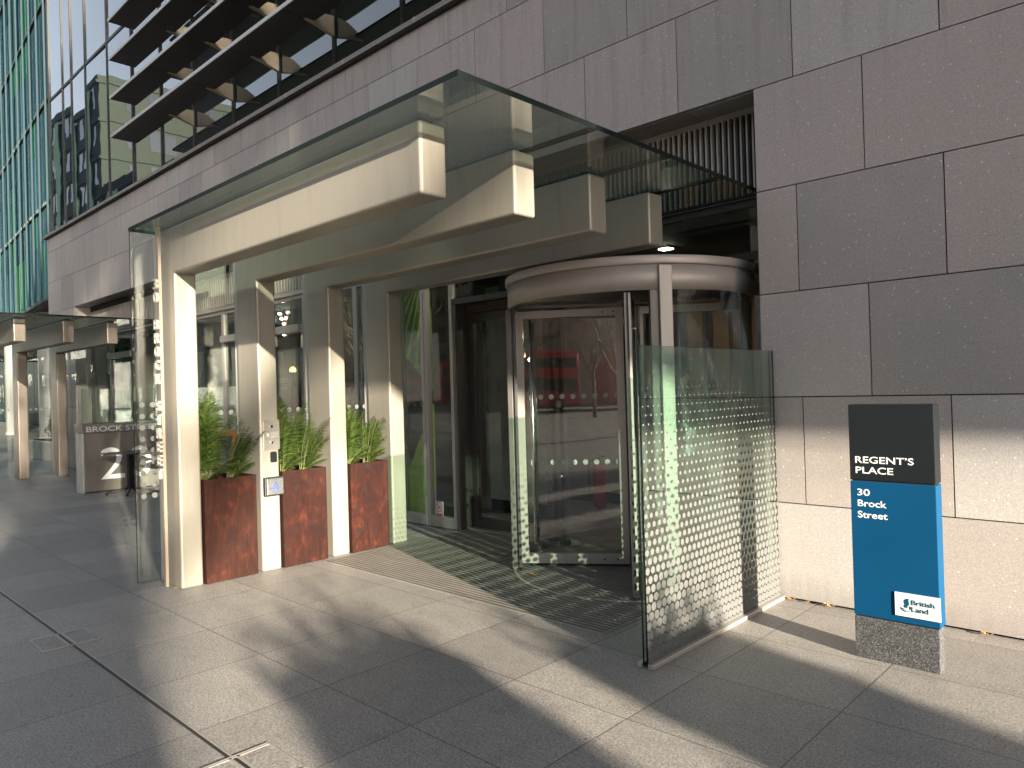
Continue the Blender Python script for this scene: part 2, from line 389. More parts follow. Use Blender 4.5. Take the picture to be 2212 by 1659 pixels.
M['halftone'] = thin_glass('halftone_screen_glass', (0.80, 0.91, 0.86), 0.06, dots=halftone, dotcol=0.17, dirt=0.025)
M['screenglass'] = thin_glass('screen_glass', (0.86, 0.94, 0.90), 0.06)
M['doorglass'] = thin_glass('door_glass', (0.84, 0.88, 0.86), 0.05)
M['leafglass'] = thin_glass('revolving_door_leaf_glass', (0.78, 0.82, 0.81), 0.08, wav=0.05, dots=dot_rows(0, 0.1, 0.024, [1.566, 0.96], 0.02), dotcol=0.55)
M['curvedglass'] = thin_glass('curved_door_glass', (0.80, 0.86, 0.83), 0.10, wav=0.25)
M['shopglass'] = thin_glass('shop_window_glass', (0.46, 0.56, 0.53), 0.11, wav=0.10)
M['upperglass'] = mirror_glass('upper_facade_glass', (0.010, 0.020, 0.018), 0.20, 0.12)
M['upperglass_l'] = mirror_glass('sky_mirror_facade_glass', (0.020, 0.030, 0.045), 0.26, 0.10)  # same facade glass, sky reflection strengthened in mirror value and base colour
M['white'] = plain('white_plaster', (0.74, 0.73, 0.70), 0.7)
M['whitecol'] = plain('white_column_paint', (0.22, 0.22, 0.215), 0.38, 0.0, 0.05)
M['grey'] = plain('grey_plaster', (0.40, 0.40, 0.40), 0.7)
M['dark'] = plain('dark_interior', (0.03, 0.028, 0.027), 0.7)
M['wood'] = plain('oak_panel', (0.34, 0.18, 0.075), 0.5, 0, 0.2, 4)
M['floor'] = plain('lobby_stone_floor', (0.24, 0.225, 0.215), 0.25, 0, 0.15, 2)
M['teal'] = plain('teal_shop_wall', (0.10, 0.26, 0.22), 0.7)
M['navy'] = plain('navy_poster', (0.012, 0.06, 0.11), 0.5)
M['yellow'] = plain('yellow_frame', (0.75, 0.60, 0.02), 0.5)
M['paper'] = plain('printed_paper', (0.32, 0.36, 0.34), 0.7)
M['red'] = plain('red_enamel', (0.48, 0.03, 0.02), 0.3)
M['signred'] = plain('sign_red', (0.50, 0.015, 0.015), 0.45)
M['signwhite'] = plain('sign_white', (0.58, 0.58, 0.57), 0.5, 0, 0.03)
M['blue'] = plain('totem_blue_paint', (0.001, 0.046, 0.118), 0.55, 0, 0.06, 2, spec=0.15)
M['charcoal'] = plain('totem_charcoal_paint', (0.008, 0.010, 0.013), 0.55, 0, 0.08, 2, spec=0.15)
M['lettergrey'] = plain('sign_letter_white', (0.70, 0.70, 0.69), 0.5, 0, 0.02)
M['logoteal'] = plain('logo_teal', (0.001, 0.055, 0.095), 0.7, 0, 0.02, spec=0.1)
M['presblue'] = plain('push_plate_blue', (0.02, 0.06, 0.30), 0.5, 0, 0.05)
M['orange'] = plain('orange_wood', (0.50, 0.13, 0.03), 0.5, 0, 0.1)
M['palm'] = leafmat('palm_leaf', (0.010, 0.032, 0.004), (0.080, 0.122, 0.017), 0.24)
M['palmstem'] = plain('palm_stem', (0.085, 0.095, 0.022), 0.5, 0, 0.25, 9)
M['shrub'] = leafmat('shrub_leaf', (0.018, 0.040, 0.012), (0.07, 0.11, 0.025), 0.2)
M['hedge'] = leafmat('hedge_leaf', (0.018, 0.045, 0.014), (0.05, 0.10, 0.03), 0.1)
M['soil'] = plain('dark_soil', (0.03, 0.022, 0.016), 0.9)
M['bark'] = plain('tree_bark', (0.16, 0.12, 0.075), 0.8, 0, 0.3, 5)
M['dryleaf'] = leafmat('dry_leaf', (0.40, 0.17, 0.03), (0.55, 0.30, 0.08), 0.2)
M['concrete'] = plain('concrete', (0.30, 0.29, 0.27), 0.8, 0, 0.15, 3)
M['asphalt'] = plain('asphalt', (0.05, 0.05, 0.052), 0.85, 0, 0.2, 8)
M['brick'] = plain('tan_brick', (0.40, 0.26, 0.185), 0.8, 0, 0.2, 1.5)
M['busred'] = plain('bus_red_paint', (0.55, 0.012, 0.02), 0.25)
M['winglass'] = mirror_glass('dark_window_glass', (0.02, 0.025, 0.03), 0.10, 0.1)
M['bulb'] = emit('marquee_bulb', (1.0, 0.92, 0.80), 9.0)
M['panel_light'] = emit('ceiling_panel_light', (1.0, 0.88, 0.68), 60.0)
M['lamp_warm'] = emit('warm_lamp', (1.0, 0.55, 0.12), 3.0)
M['copper'] = plain('copper_letter', (0.45, 0.22, 0.15), 0.35, 0.6)

# ================================================================ ground
g = B(-140, 120, -70, 60, -0.30, 0.0)
tag(g.build('pavement', M['paving']), kind='structure')
tag(B(-140, 120, -46, -27, 0.0, 0.006).build('road', M['asphalt']), kind='structure')

# drain channel along the paving
dr = thing('drain_channel', (-20, 1.49, 0), 'narrow dark slot drain running straight across the paving in the left foreground', 'drain')
k = MB()
for a, b in ((-60, -5.955), (-5.605, -3.275), (-2.925, 30)): k.box(a, b, 1.484, 1.497, 0.001, 0.0045)
k.build('slot', M['black'], dr)
k = MB()
for a, b in ((-60, -5.955), (-5.605, -3.275), (-2.925, 30)): k.box(a, b, 1.499, 1.507, 0.001, 0.0055)
k.build('metal_edge', M['alu'], dr)
def cover(cx, cy, label):
    t = thing('access_cover', (cx, cy, 0), label, 'drain cover', 'access covers on the slot drain')
    h = 0.172
    B(cx - h, cx + h, cy - h, cy + h, 0.001, 0.004).build('recessed_slab', M['paving'], t)
    k = MB()
    for sx in (-1, 1):
        k.box(cx + sx * h - 0.012, cx + sx * h - 0.003, cy - h, cy + h, 0.0015, 0.0065)
        k.box(cx + sx * h + 0.003, cx + sx * h + 0.012, cy - h, cy + h, 0.0015, 0.0065)
    for sy in (-1, 1):
        k.box(cx - h, cx + h, cy + sy * h - 0.004, cy + sy * h + 0.004, 0.0015, 0.0055)
    k.box(cx - h, cx + h, cy - 0.026, cy - 0.012, 0.0015, 0.0065); k.box(cx - h, cx + h, cy + 0.012, cy + 0.026, 0.0015, 0.0065)
    k.build('steel_frame', M['alu'], t)
    B(cx - h + 0.013, cx + h - 0.013, cy - 0.008, cy + 0.008, 0.004, 0.0052).build('slot', M['black'], t)
cover(-3.095, 1.505, 'square steel framed drain cover cut by the bottom edge of the photo')
cover(-5.775, 1.49, 'square steel framed drain cover in dark shadow left of the first canopy post')

# entrance matting
mt = thing('entrance_mat', (-4.6, 4.8, 0), 'ribbed brown grey entrance mat in front of the revolving door', 'mat')
k = MB(); k.box(-6.36, -2.962, 3.905, 5.99, 0.001, 0.006); k.build('ribbed_surface', M['mat'], mt)
k = MB(); k.box(-6.36, -2.95, 3.893, 3.903, 0.001, 0.008); k.box(-2.958, -2.95, 3.904, 5.4, 0.001, 0.008); k.build('edge_trim', M['alu'], mt)

# ================================================================ main building
WY = 5.413
bd = thing('office_building', (-10, 5.6, 0), 'long office building with grey granite wall, dark glazing and horizontal sun blades above', 'building')
XL, XR, OL, OR = -21.75, 46.0, -19.6, -2.497
rows = [(0.014, 0.73, 1), (0.73, 1.53, 0), (1.53, 2.32, 1), (2.32, 3.115, 0), (3.115, 3.918, 1), (3.918, 4.72, 0), (4.72, 5.51, 1), (5.51, 5.86, 0)]
k = MB(); gp = 0.0042
for z0, z1, ph in rows:
    x = -1.22 - 0.485 * ph; js = [x + 0.97 * i for i in range(-25, 50)]
    spans = [(XL, OL), (OR, XR)] if z1 < 3.93 and z0 < 3.9 else [(XL, XR)]
    for a, b in spans:
        cuts = [a] + [j for j in js if a + 0.12 < j < b - 0.12] + [b]
        for p, q in zip(cuts[:-1], cuts[1:]):
            k.box(p + (gp if p != a else 0), q - (gp if q != b else 0), WY, WY + 0.05, z0 + gp, z1 - gp)
k.build('stone_cladding', M['stone'], bd)
k = MB(); k.box(XL + 0.02, OL - 0.02, WY + 0.03, 5.80, 0.0, 5.85); k.box(OR + 0.035, XR, WY + 0.03, 5.80, 0.0, 5.85); k.box(OL - 0.02, OR + 0.035, WY + 0.03, 5.80, 3.955, 5.85)
k.build('backing_wall', M['joint'], bd)
k = MB(); k.box(OR, OR + 0.03, WY + 0.052, 5.79, 0.01, 3.914); k.box(OL - 0.03, OL, WY + 0.052, 5.79, 0.01, 3.914)
for i in range(18):
    a = OL + 0.002 + i * 0.97; b = min(a + 0.962, OR - 0.002)
    if b > a + 0.05: k.box(a, b, WY + 0.052, 5.73, 3.916, 3.95)
k.build('stone_reveal', M['stone'], bd)
k = MB(); k.box(XL - 0.06, XR, 5.335, 5.62, 5.885, 5.945)
k.box(XL - 0.03, XR, 5.36, 5.5, 5.862, 5.884, mi=1)
for i in range(34):
    x = XL + 0.75 + i * 1.45
    k.box(x, x + 0.012, 5.332, 5.6, 5.887, 5.9475, mi=2)
k.build('coping', [M['coping'], M['joint'], M['bladeedge']], bd)
# louvre bands
k = MB(); k.box(-6.6, OR - 0.003, 5.732, 5.75, 3.862, 3.914)
k.box(-6.6, OR - 0.003, 5.72, 5.75, 3.165, 3.195)
x = -6.58
while x < OR - 0.01: k.box(x, x + 0.014, 5.705, 5.755, 3.195, 3.862); x += 0.053
k.build('louvre_panel', M['louvre'], bd)
B(-6.6, OR - 0.003, 5.758, 5.78, 3.16, 3.91).build('louvre_backing', M['joint'], bd)
k = MB(); k.box(OL + 0.003, -6.61, 5.715, 5.75, 3.205, 3.238); x = OL + 0.01
while x < -6.63: k.box(x, x + 0.044, 5.70, 5.755, 3.238, 3.775); x += 0.088
k.build('louvre_panel', M['louvre_l'], bd)
B(OL + 0.003, -6.61, 5.758, 5.78, 3.2, 3.91).build('louvre_backing', M['joint'], bd)
# shopfront left of the lobby: one window per bay
mull = [OL + 0.03, -18.2, -16.7, -15.2, -13.9, -12.44, -11.0, -9.74, -8.42, -7.45]
for i, (a, b) in enumerate(zip(mull[:-1], mull[1:])):
    k = MB(); f = 0.045
    k.box(a + 0.001, a + f, 5.735, 5.80, 0.02, 3.16); k.box(b - f, b - 0.001, 5.735, 5.80, 0.02, 3.16)
    k.box(a + f, b - f, 5.738, 5.80, 3.10, 3.16); k.box(a + f, b - f, 5.738, 5.80, 0.02, 0.12)
    door = i in (5, 6, 1)
    if door: k.box(a + f, b - f, 5.66, 5.80, 2.60, 2.71)
    w = k.build('shop_window', M['bronze'] if i > 3 else M['frame'], bd)
    if door:
        B(a + f + 0.002, b - f - 0.002, 5.765, 5.779, 0.122, 2.598).build('pane', M['shopglass'], w); B(a + f + 0.002, b - f - 0.002, 5.765, 5.779, 2.712, 3.098).build('pane', M['shopglass'], w)
    else: B(a + f + 0.002, b - f - 0.002, 5.765, 5.779, 0.122, 3.098).build('pane', M['shopglass'], w)
B(OL + 0.003, -6.61, 5.70, 5.80, 3.161, 3.204).build('window_head', M['bronze'], bd)
# lobby glazing next to the doors
def lobby_window(x0, x1, z1, bot=0.14):
    k = MB()
    k.box(x0, x0 + 0.05, 5.73, 5.80, 0.01, z1); k.box(x1 - 0.05, x1, 5.73, 5.80, 0.01, z1)
    k.box(x0 + 0.05, x1 - 0.05, 5.735, 5.80, 0.01, bot); k.box(x0 + 0.05, x1 - 0.05, 5.735, 5.80, z1 - 0.05, z1)
    w = k.build('lobby_window', M['alu'], bd)
    B(x0 + 0.052, x1 - 0.052, 5.765, 5.779, bot + 0.002, z1 - 0.052).build('pane', M['doorglass'], w)
lobby_window(-7.445, -6.965, 3.155); lobby_window(-6.955, -6.435, 3.155)
k = MB(); k.box(-6.43, -6.405, 5.78, 5.99, 0.01, 2.66); k.box(-6.43, OR - 0.003, 5.735, 5.80, 2.66, 2.725); k.box(-6.43, OR - 0.003, 5.735, 5.80, 3.10, 3.158)
k.box(-2.60, OR - 0.003, 5.735, 5.80, 0.01, 2.66); k.box(-5.02, -4.94, 5.735, 5.80, 0.01, 2.66); k.box(-6.43, -4.95, 5.80, 6.05, 2.68, 2.70)
k.build('door_surround', M['frame'], bd)
B(-6.42, -2.51, 5.764, 5.778, 2.727, 3.098).build('fanlight', M['shopglass'], bd)
k = MB(); k.box(-5.69, -4.9, 5.782, 5.80, 2.727, 3.098); k.build('fanlight_panel', M['frame'], bd)
B(-2.70, -2.602, 5.764, 5.778, 0.02, 2.658).build('side_pane', M['shopglass'], bd)
# hinged side door, set back
k = MB(); k.box(-6.40, -6.325, 5.97, 6.03, 0.012, 2.56); k.box(-5.10, -5.02, 5.97, 6.03, 0.012, 2.56)
k.box(-6.325, -5.10, 5.97, 6.03, 0.012, 0.135); k.box(-6.325, -5.10, 5.97, 6.03, 2.46, 2.56)
sd = k.build('side_door', M['frame'], bd)
B(-6.323, -5.102, 5.993, 6.007, 0.137, 2.458).build('pane', M['doorglass'], sd)
B(-6.39, -5.05, 5.93, 6.04, 2.565, 2.655).build('door_operator', plain('door_operator_bronze', (0.075, 0.055, 0.045), 0.45, 0.3), sd)
k = MB(); k.tube([(-6.17 + 0.05 * math.cos(a), 5.955, 2.46 - 0.13 * math.sin(a)) for a in [PI * i / 12 for i in range(13)]], 0.006, 6); k.build('cable_loop', M['black'], sd)
B(-6.43, -5.02, 5.86, 5.968, 0.007, 0.02).build('door_threshold', M['alu'], bd)
# lobby interior
k = MB(); k.box(-8.2, -2.3, 5.995, 10.2, -0.02, 0.009); k.build('lobby_floor', M['floor'], bd)
k = MB(); k.box(-8.2, -2.3, 5.83, 10.2, 3.31, 3.38); k.build('lobby_ceiling', M['dark'], bd)
k = MB(); k.box(-8.2, -2.3, 10.2, 10.3, 0, 3.4); k.box(-2.4, -2.3, 5.82, 10.2, 0.01, 3.31); k.box(-8.3, -8.2, 5.83, 10.3, 0, 3.4); k.box(-8.2, -2.3, 5.80, 5.829, 3.10, 3.4); k.build('lobby_wall', plain('lobby_wall_paint', (0.12, 0.115, 0.115), 0.6), bd)
k = MB(); k.box(-7.9, -5.75, 8.3, 8.4, 0.16, 3.05); k.build('lobby_partition', plain('mauve_grey_plaster', (0.46, 0.42, 0.44), 0.7), bd)
k = MB(); k.box(-7.15, -5.9, 7.0, 7.05, 0.16, 3.04); k.build('lobby_partition', M['white'], bd)
for a in ((-7.9, -5.75, 8.31, 8.39, 0.012, 0.158), (-7.15, -5.9, 7.005, 7.045, 0.012, 0.158)): B(*a).build('skirting', M['dark'], bd)
k = MB()
for i, x in enumerate((-5.5, -5.1, -4.7, -4.3, -3.9, -3.5, -3.1)): k.box(x, x + (0.38 if i % 2 else 0.24), 9.5 + 0.02 * (i % 2), 9.6, 0.02, 3.30)
k.build('timber_lining', M['wood'], bd)
# shop interior
k = MB(); k.box(-19.5, -8.31, 5.85, 10.4, 0.0, 0.012); k.build('shop_floor', plain('shop_floor_boards', (0.20, 0.15, 0.11), 0.4, 0, 0.2, 3), bd)
k = MB(); k.box(-19.5, -8.31, 5.85, 10.4, 3.25, 3.3); k.build('shop_ceiling', M['dark'], bd)
k = MB(); k.box(-19.5, -8.31, 10.4, 10.5, 0, 3.3); k.box(-19.6, -19.5, 5.85, 10.4, 0, 3.3); k.build('shop_wall', M['teal'], bd)
for a in ((-15.0, -14.55, 6.4, 7.2, 0.012, 3.24), (-12.1, -11.7, 8.6, 9.2, 0.012, 3.24)): B(*a).build('shop_column', M['grey'], bd)
k = MB(); k.box(-18.6, -13.2, 8.3, 8.9, 0.012, 1.1); k.box(-11.4, -9.2, 9.3, 9.9, 0.012, 1.15); k.build('shop_counter', M['wood'], bd)
# upper glazing
jx = [-21.9, -20.77, -20.05, -18.99, -17.48, -16.03, -14.53, -13.05, -11.53]
while jx[-1] < 8: jx.append(jx[-1] + 1.5)
zs = [5.90, 9.58, 13.4, 17.2]
k = MB()
for x in jx: k.box(x - 0.022, x + 0.022, 5.575, 5.70, 5.9, 17.2)
for z in zs: k.box(jx[0], jx[-1], 5.578, 5.70, z - 0.03, z + 0.03)
ug = k.build('upper_glazing', plain('upper_mullion_metal', (0.022, 0.021, 0.021), 0.5, 0.2), bd)
rr = random.Random(3)
for z0, z1 in zip(zs[:-1], zs[1:]):
    for a, b in zip(jx[:-1], jx[1:]):
        t1, t2 = rr.uniform(-0.008, 0.008), rr.uniform(-0.006, 0.006)
        k = MB(); x0, x1, c, d = a + 0.024, b - 0.024, z0 + 0.032, z1 - 0.032
        N = 1
        vs = [(x0, 5.60 + t1, c), (x1, 5.60 - t1, c), (x1, 5.60 - t1 + t2, d), (x0, 5.60 + t1 + t2, d)]
        vs += [(x, y + 0.02, z) for x, y, z in vs]
        k.add(vs, [(0, 1, 2, 3), (7, 6, 5, 4), (0, 4, 5, 1), (1, 5, 6, 2), (2, 6, 7, 3), (3, 7, 4, 0)])
        k.build('pane', M['upperglass_l'] if b < -11.0 else M['upperglass'], ug)
k = MB(); k.box(-21.92, -21.88, 5.62, 24, 0.01, 20.0); k.box(-21.9, 9.5, 5.72, 24, 5.95, 20); k.build('building_core', M['dark'], bd)
k = MB(); k.box(-22.02, -21.925, 5.58, 5.70, 5.95, 17.3); k.build('corner_post', M['black'], bd)
# sun blades
bj = [-14.93, -13.03, -11.51, -10.01, -8.51, -7.01, -5.51, -4.01, -2.51, -1.01, 0.49, 1.99]
for z in (6.62, 7.355, 8.09, 8.825, 9.56):
    k = MB()
    for a, b in zip(bj[:-1], bj[1:]): k.box(a + 0.006, b - 0.006, 4.815, 5.275, z, z + 0.04)
    bl = k.build('sunshade_blade', M['blade'], bd)
    k = MB()
    for a, b in zip(bj[:-1], bj[1:]): k.box(a + 0.006, b - 0.006, 4.80, 4.813, z - 0.003, z + 0.05)
    k.build('edge_trim', M['bladeedge'], bl)
    for x in bj[1:-1]:
        k = MB(); k.prism([(5.572, z - 0.10), (5.572, z + 0.17), (5.40, z + 0.15), (5.20, z + 0.045), (5.14, z - 0.004), (5.30, z - 0.03)], x - 0.03, x + 0.03, lambda a, b, d: (d, a, b))
        k.build('bracket', M['cream'], bl)
# unseen storeys, inferred from a shadow edge and sized to block the sun
k = MB(); k.box(9.6, 60, 0.0, 5.39, 5.55, 24); k.box(9.6, 60, 5.65, 20, 5.96, 24); k.build('unseen_storeys', M['stone'], bd)

# ================================================================ entrance canopies
YF = [2.551, 3.30, 4.065, 4.81]
def canopy(dx, dy, label, lettered):
    root = thing('entrance_canopy', (-6.645 + dx, 3.65 + dy, 0), label, 'canopy', 'glass roofed entrance canopies')
    X = lambda x: x + dx
    Y = lambda y: y + dy
    st = M['steel'] if lettered else M['steel_shaded']
    for y in YF:
        k = MB(); k.prism([(-6.85, 0.0), (-6.443, 0.0), (-6.443, 2.735), (-3.085, 2.735), (-3.085, 3.14), (-6.85, 3.14)], Y(y), Y(y) + 0.192, lambda a, b, d: (X(a), d, b))
        k.build('portal_frame', st, root, bevel=0.018, seg=3)
        B(X(-6.80), X(-3.14), Y(y) + 0.05, Y(y) + 0.142, 3.141, 3.159).build('roof_gasket', M['black'], root)
        k = B(X(-6.938), X(-6.852), Y(y) + 0.02, Y(y) + 0.17, 0.006, 3.138); k.build('glazing_channel', M['pale'], root)
    ys = [2.365, 3.469, 4.265, 5.003, 5.70]
    for i, (a, b) in enumerate(zip(ys[:-1], ys[1:])):
        if i == 3: b = 5.69
        B(X(-6.965), X(-2.567), Y(a) + 0.004, min(Y(b) - 0.004, 5.695), 3.158, 3.190, mi=0, side_mi=1).build('roof_pane', [M['roofglass'], M['gedge']], root)
        if i: B(X(-6.9), X(-2.575), Y(a) - 0.0035, Y(a) + 0.0035, 3.163, 3.181).build('roof_seal', M['black'], root)
    sy = [2.369, 2.612, 3.394, 4.16, 4.905, 5.69]
    for i, (a, b) in enumerate(zip(sy[:-1], sy[1:])):
        B(X(-6.962), X(-6.942), Y(a) + 0.003, min(Y(b) - 0.003, 5.695), 0.012, 3.158, mi=0, side_mi=1).build('side_pane', [M['sideglass_d'] if i == 0 else M['sideglass'], M['gedge'] if i == 0 else M['sideglass']], root)
    if lettered:
        B(-6.664, -6.612, 2.487, 2.512, 0.008, 3.158).build('sign_bar', M['brownbar'], root)
        kk = MB()
        z = 2.70 - 0.088
        for ch in '30 BROCK STREET':
            if ch != ' ': kk.text(ch, (-6.676, 2.485, z), (1, 0, 0), (0, 0, 1), h=0.092, w=0.074, ext=0.026, off=0.012)
            z -= 0.1185
        kk.build('address_lettering', M['letter'], root)
    return root
M['steel_shaded'] = brushed('shaded_brushed_steel', (0.21, 0.175, 0.15), 0.40, 0.4, 0.1)  # same steel, colour darkened for the far canopy's distance and shade
can = canopy(0, 0, 'nearest glass roofed canopy on four pale L shaped portal frames with 30 BROCK STREET letters', True)
canopy(-12.1, -0.07, 'further steel canopy, browned for distance and shade, behind the number 20 screen at the left edge', False)

# ================================================================ halftone glass screen beside the revolving door
sc = thing('glass_screen', (-2.42, 4.48, 0), 'freestanding glass screen with white halftone dots between the revolving door and the granite wall', 'glass screen')
B(-2.408, -2.396, 3.585, 5.385, 0.016, 1.885, mi=0, side_mi=1).build('dotted_pane', [M['halftone'], M['gedge']], sc)
B(-2.434, -2.422, 3.585, 5.385, 0.016, 1.885, mi=0, side_mi=1).build('back_pane', [M['screenglass'], M['gedge']], sc)
k = MB(); k.box(-2.419, -2.411, 3.60, 5.37, 0.016, 1.88, mi=0); k.build('interlayer', M['screenglass'], sc)
k = MB(); k.box(-2.395, -2.36, 3.575, 5.40, 0.001, 0.03); k.box(-2.47, -2.436, 3.575, 5.40, 0.001, 0.03); k.build('base_channel', M['alu'], sc, bevel=0.003)

# ================================================================ revolving door
CX, CY, RD = -3.81, 5.55, 1.10
rd = thing('revolving_door', (CX, CY, 0), 'cylindrical glass revolving door with bronze drum under the pale canopy beams', 'revolving door')
k = MB(); k.lathe([(0.02, 2.385), (RD - 0.03, 2.385), (RD, 2.375), (RD, 2.565), (RD - 0.012, 2.567), (RD - 0.012, 2.575)], CX, CY, 96); k.build('drum_fascia', M['bronze'], rd)
k = MB(); k.lathe([(0.01, 2.64), (RD + 0.012, 2.64), (RD + 0.018, 2.63), (RD + 0.018, 2.578), (RD + 0.01, 2.572), (0.9, 2.572)], CX, CY, 96); k.build('drum_rim', M['bronze'], rd)
k = MB(); k.lathe([(0.01, 2.381), (RD - 0.05, 2.381), (RD - 0.05, 2.384)], CX, CY, 64); k.build('drum_ceiling', plain('drum_soffit_panel', (0.11, 0.095, 0.09), 0.22, 0.5, 0.05), rd)
aL, aR = R_(221.0), R_(319.0)
def rod(a, z0, z1, w, d, nm, m, r=RD):
    c = Vector((CX + r * math.cos(a), CY + r * math.sin(a), (z0 + z1) / 2)); rad = Vector((math.cos(a), math.sin(a), 0)); tan = Vector((-math.sin(a), math.cos(a), 0))
    k = MB(); k.obox(c, tan, rad, (0, 0, 1), w, d, z1 - z0); return k.build(nm, m, rd, bevel=0.006)
rod(aL, 0.008, 2.378, 0.075, 0.05, 'door_post', M['frame']); rod(aR, 0.008, 2.56, 0.10, 0.05, 'door_post', M['bronze'], RD + 0.006); rod(aR - 0.075, 0.008, 2.378, 0.07, 0.06, 'door_post', M['frame'], RD - 0.03)
rod(aL + 0.05, 0.01, 2.376, 0.02, 0.03, 'brush_seal', M['black'], RD - 0.05)
k = MB(); k.lathe([(RD - 0.008, 0.07), (RD - 0.008, 2.374), (RD + 0.004, 2.374), (RD + 0.004, 0.07)], CX, CY, 28, R_(323), R_(378), closed=True); k.build('curved_wall_pane', M['curvedglass'], rd)
k = MB(); k.lathe([(RD - 0.008, 0.07), (RD - 0.008, 2.374), (RD + 0.004, 2.374), (RD + 0.004, 0.07)], CX, CY, 28, R_(162), R_(217), closed=True); k.build('curved_wall_pane', M['curvedglass'], rd)
for a, b in ((323, 378), (162, 217)):
    k = MB(); k.lathe([(RD - 0.015, 0.009), (RD - 0.015, 0.068), (RD + 0.012, 0.068), (RD + 0.012, 0.009)], CX, CY, 28, R_(a), R_(b), closed=True); k.build('curved_base_rail', M['frame'], rd)
k = MB(); k.lathe([(RD - 0.012, 0.0065), (RD - 0.012, 0.009), (RD + 0.018, 0.009), (RD + 0.018, 0.0065)], CX, CY, 96, closed=True); k.build('threshold_ring', M['alu'], rd)
k = MB(); k.lathe([(0.048, 0.01), (0.048, 2.379)], CX, CY, 20); k.build('centre_shaft', M['frame'], rd)
leaf0 = None
for ang in (214, 304, 34, 124):
    k = MB(); a, b = 0.055, 1.055
    k.box(a, a + 0.07, -0.024, 0.024, 0.03, 2.365); k.box(b - 0.075, b, -0.024, 0.024, 0.03, 2.365)
    k.box(a + 0.0705, b - 0.0755, -0.0235, 0.0235, 0.03, 0.118); k.box(a + 0.0705, b - 0.0755, -0.0235, 0.0235, 2.30, 2.365)
    lf = k.build('door_leaf', M['alu'], rd, org=(0, 0, 0)); lf.rotation_euler = (0, 0, R_(ang)); ORG[lf.name] = Vector((0, 0, 0))
    B(a + 0.072, b - 0.077, -0.007, 0.007, 0.119, 2.299).build('leaf_pane', M['leafglass'], lf)
    k = MB(); s = 1
    k.tube([(0.90, 0.075 * s, 0.22), (0.90, 0.075 * s, 2.28)], 0.0165, 12)
    for z in (0.35, 2.1): k.tube([(0.90, 0.02 * s, z), (0.90, 0.075 * s, z)], 0.008, 8)
    k.build('pull_handle', M['chrome'], lf)
    k = MB(); k.box(a, b, -0.012, 0.012, 0.011, 0.03); k.box(b + 0.001, b + 0.02, -0.008, 0.008, 0.03, 2.36); k.build('brush_seal', M['black'], lf)
    k = MB()
    for r in (0.16, 0.28): k.tube([(r, 0.0236, 0.072), (r, 0.0262, 0.072)], 0.009, 10)
    for r in (0.14, 0.24): k.tube([(r, 0.0236, 2.33), (r, 0.0262, 2.33)], 0.008, 10)
    k.build('fixing_bolt', M['black'], lf)

# ================================================================ totem sign
ts = thing('totem_sign', (-1.34, 4.58, 0), 'charcoal and blue totem sign reading REGENT\'S PLACE 30 Brock Street on a speckled granite foot', 'sign')
B(-1.565, -1.117, 4.536, 4.640, 0.0, 0.245).build('granite_base', M['stone_dark'], ts, bevel=0.003)
lp = B(-1.566, -1.110, 4.533, 4.643, 0.252, 1.046).build('blue_panel', M['blue'], ts, bevel=0.004)
up = B(-1.566, -1.110, 4.533, 4.643, 1.053, 1.499).build('charcoal_panel', M['charcoal'], ts, bevel=0.004)
k = MB(); k.box(-1.556, -1.12, 4.54, 4.636, 0.244, 0.253); k.box(-1.556, -1.12, 4.54, 4.636, 1.045, 1.054); k.build('shadow_joint', M['black'], ts)
k = MB(); k.text("REGENT’S", (-1.533, 4.5328, 1.155), (1, 0, 0), (0, 0, 1), h=0.040, w=0.314, ext=0.001, off=0.008); k.text('PLACE', (-1.532, 4.5328, 1.094), (1, 0, 0), (0, 0, 1), h=0.040, w=0.205, ext=0.001, off=0.008); k.build('lettering', M['lettergrey'], up)
k = MB(); k.text('30', (-1.527, 4.5328, 0.963), (1, 0, 0), (0, 0, 1), h=0.040, w=0.069, ext=0.001, off=0.008); k.text('Brock', (-1.526, 4.5328, 0.899), (1, 0, 0), (0, 0, 1), h=0.040, w=0.157, ext=0.001, off=0.008); k.text('Street', (-1.528, 4.5328, 0.832), (1, 0, 0), (0, 0, 1), h=0.040, w=0.163, ext=0.001, off=0.008); k.build('lettering', M['lettergrey'], lp)
pl = B(-1.338, -1.106, 4.5265, 4.5325, 0.292, 0.425).build('logo_plate', M['signwhite'], lp)
k = MB(); k.text('British', (-1.252, 4.5258, 0.3645), (1, 0, 0), (0, 0, 1), h=0.0285, w=0.118, ext=0.0008, off=0.016); k.text('Land', (-1.252, 4.5258, 0.326), (1, 0, 0), (0, 0, 1), h=0.0285, w=0.086, ext=0.0008, off=0.016)
head = [(-1.2925, .352), (-1.286, .361), (-1.290, .372), (-1.289, .385), (-1.281, .393), (-1.270, .396), (-1.262, .3955), (-1.266, .389), (-1.2655, .381), (-1.2645, .375), (-1.261, .369), (-1.2645, .3665), (-1.2645, .358), (-1.271, .356), (-1.273, .349), (-1.268, .344), (-1.285, .342)]
k.prism(head, 4.5252, 4.5258, lambda a, b, d: (a, d, b))
for i, (z, w0, w1) in enumerate(((.345, -1.3085, -1.288), (.338, -1.309, -1.276), (.331, -1.302, -1.262))):
    pts = []
    for j in range(9):
        u = j / 8; x = w0 + (w1 - w0) * u; pts.append((x, z - 0.006 * math.sin(PI * u) - 0.004 * u))
    k.prism(pts + [(x, zz - 0.0042) for x, zz in reversed(pts)], 4.5252, 4.5258, lambda a, b, d: (a, d, b))
k.prism([(-1.262, .354), (-1.2565, .354), (-1.2565, .336), (-1.262, .334)], 4.5252, 4.5258, lambda a, b, d: (a, d, b))
k.build('logo', M['logoteal'], pl)

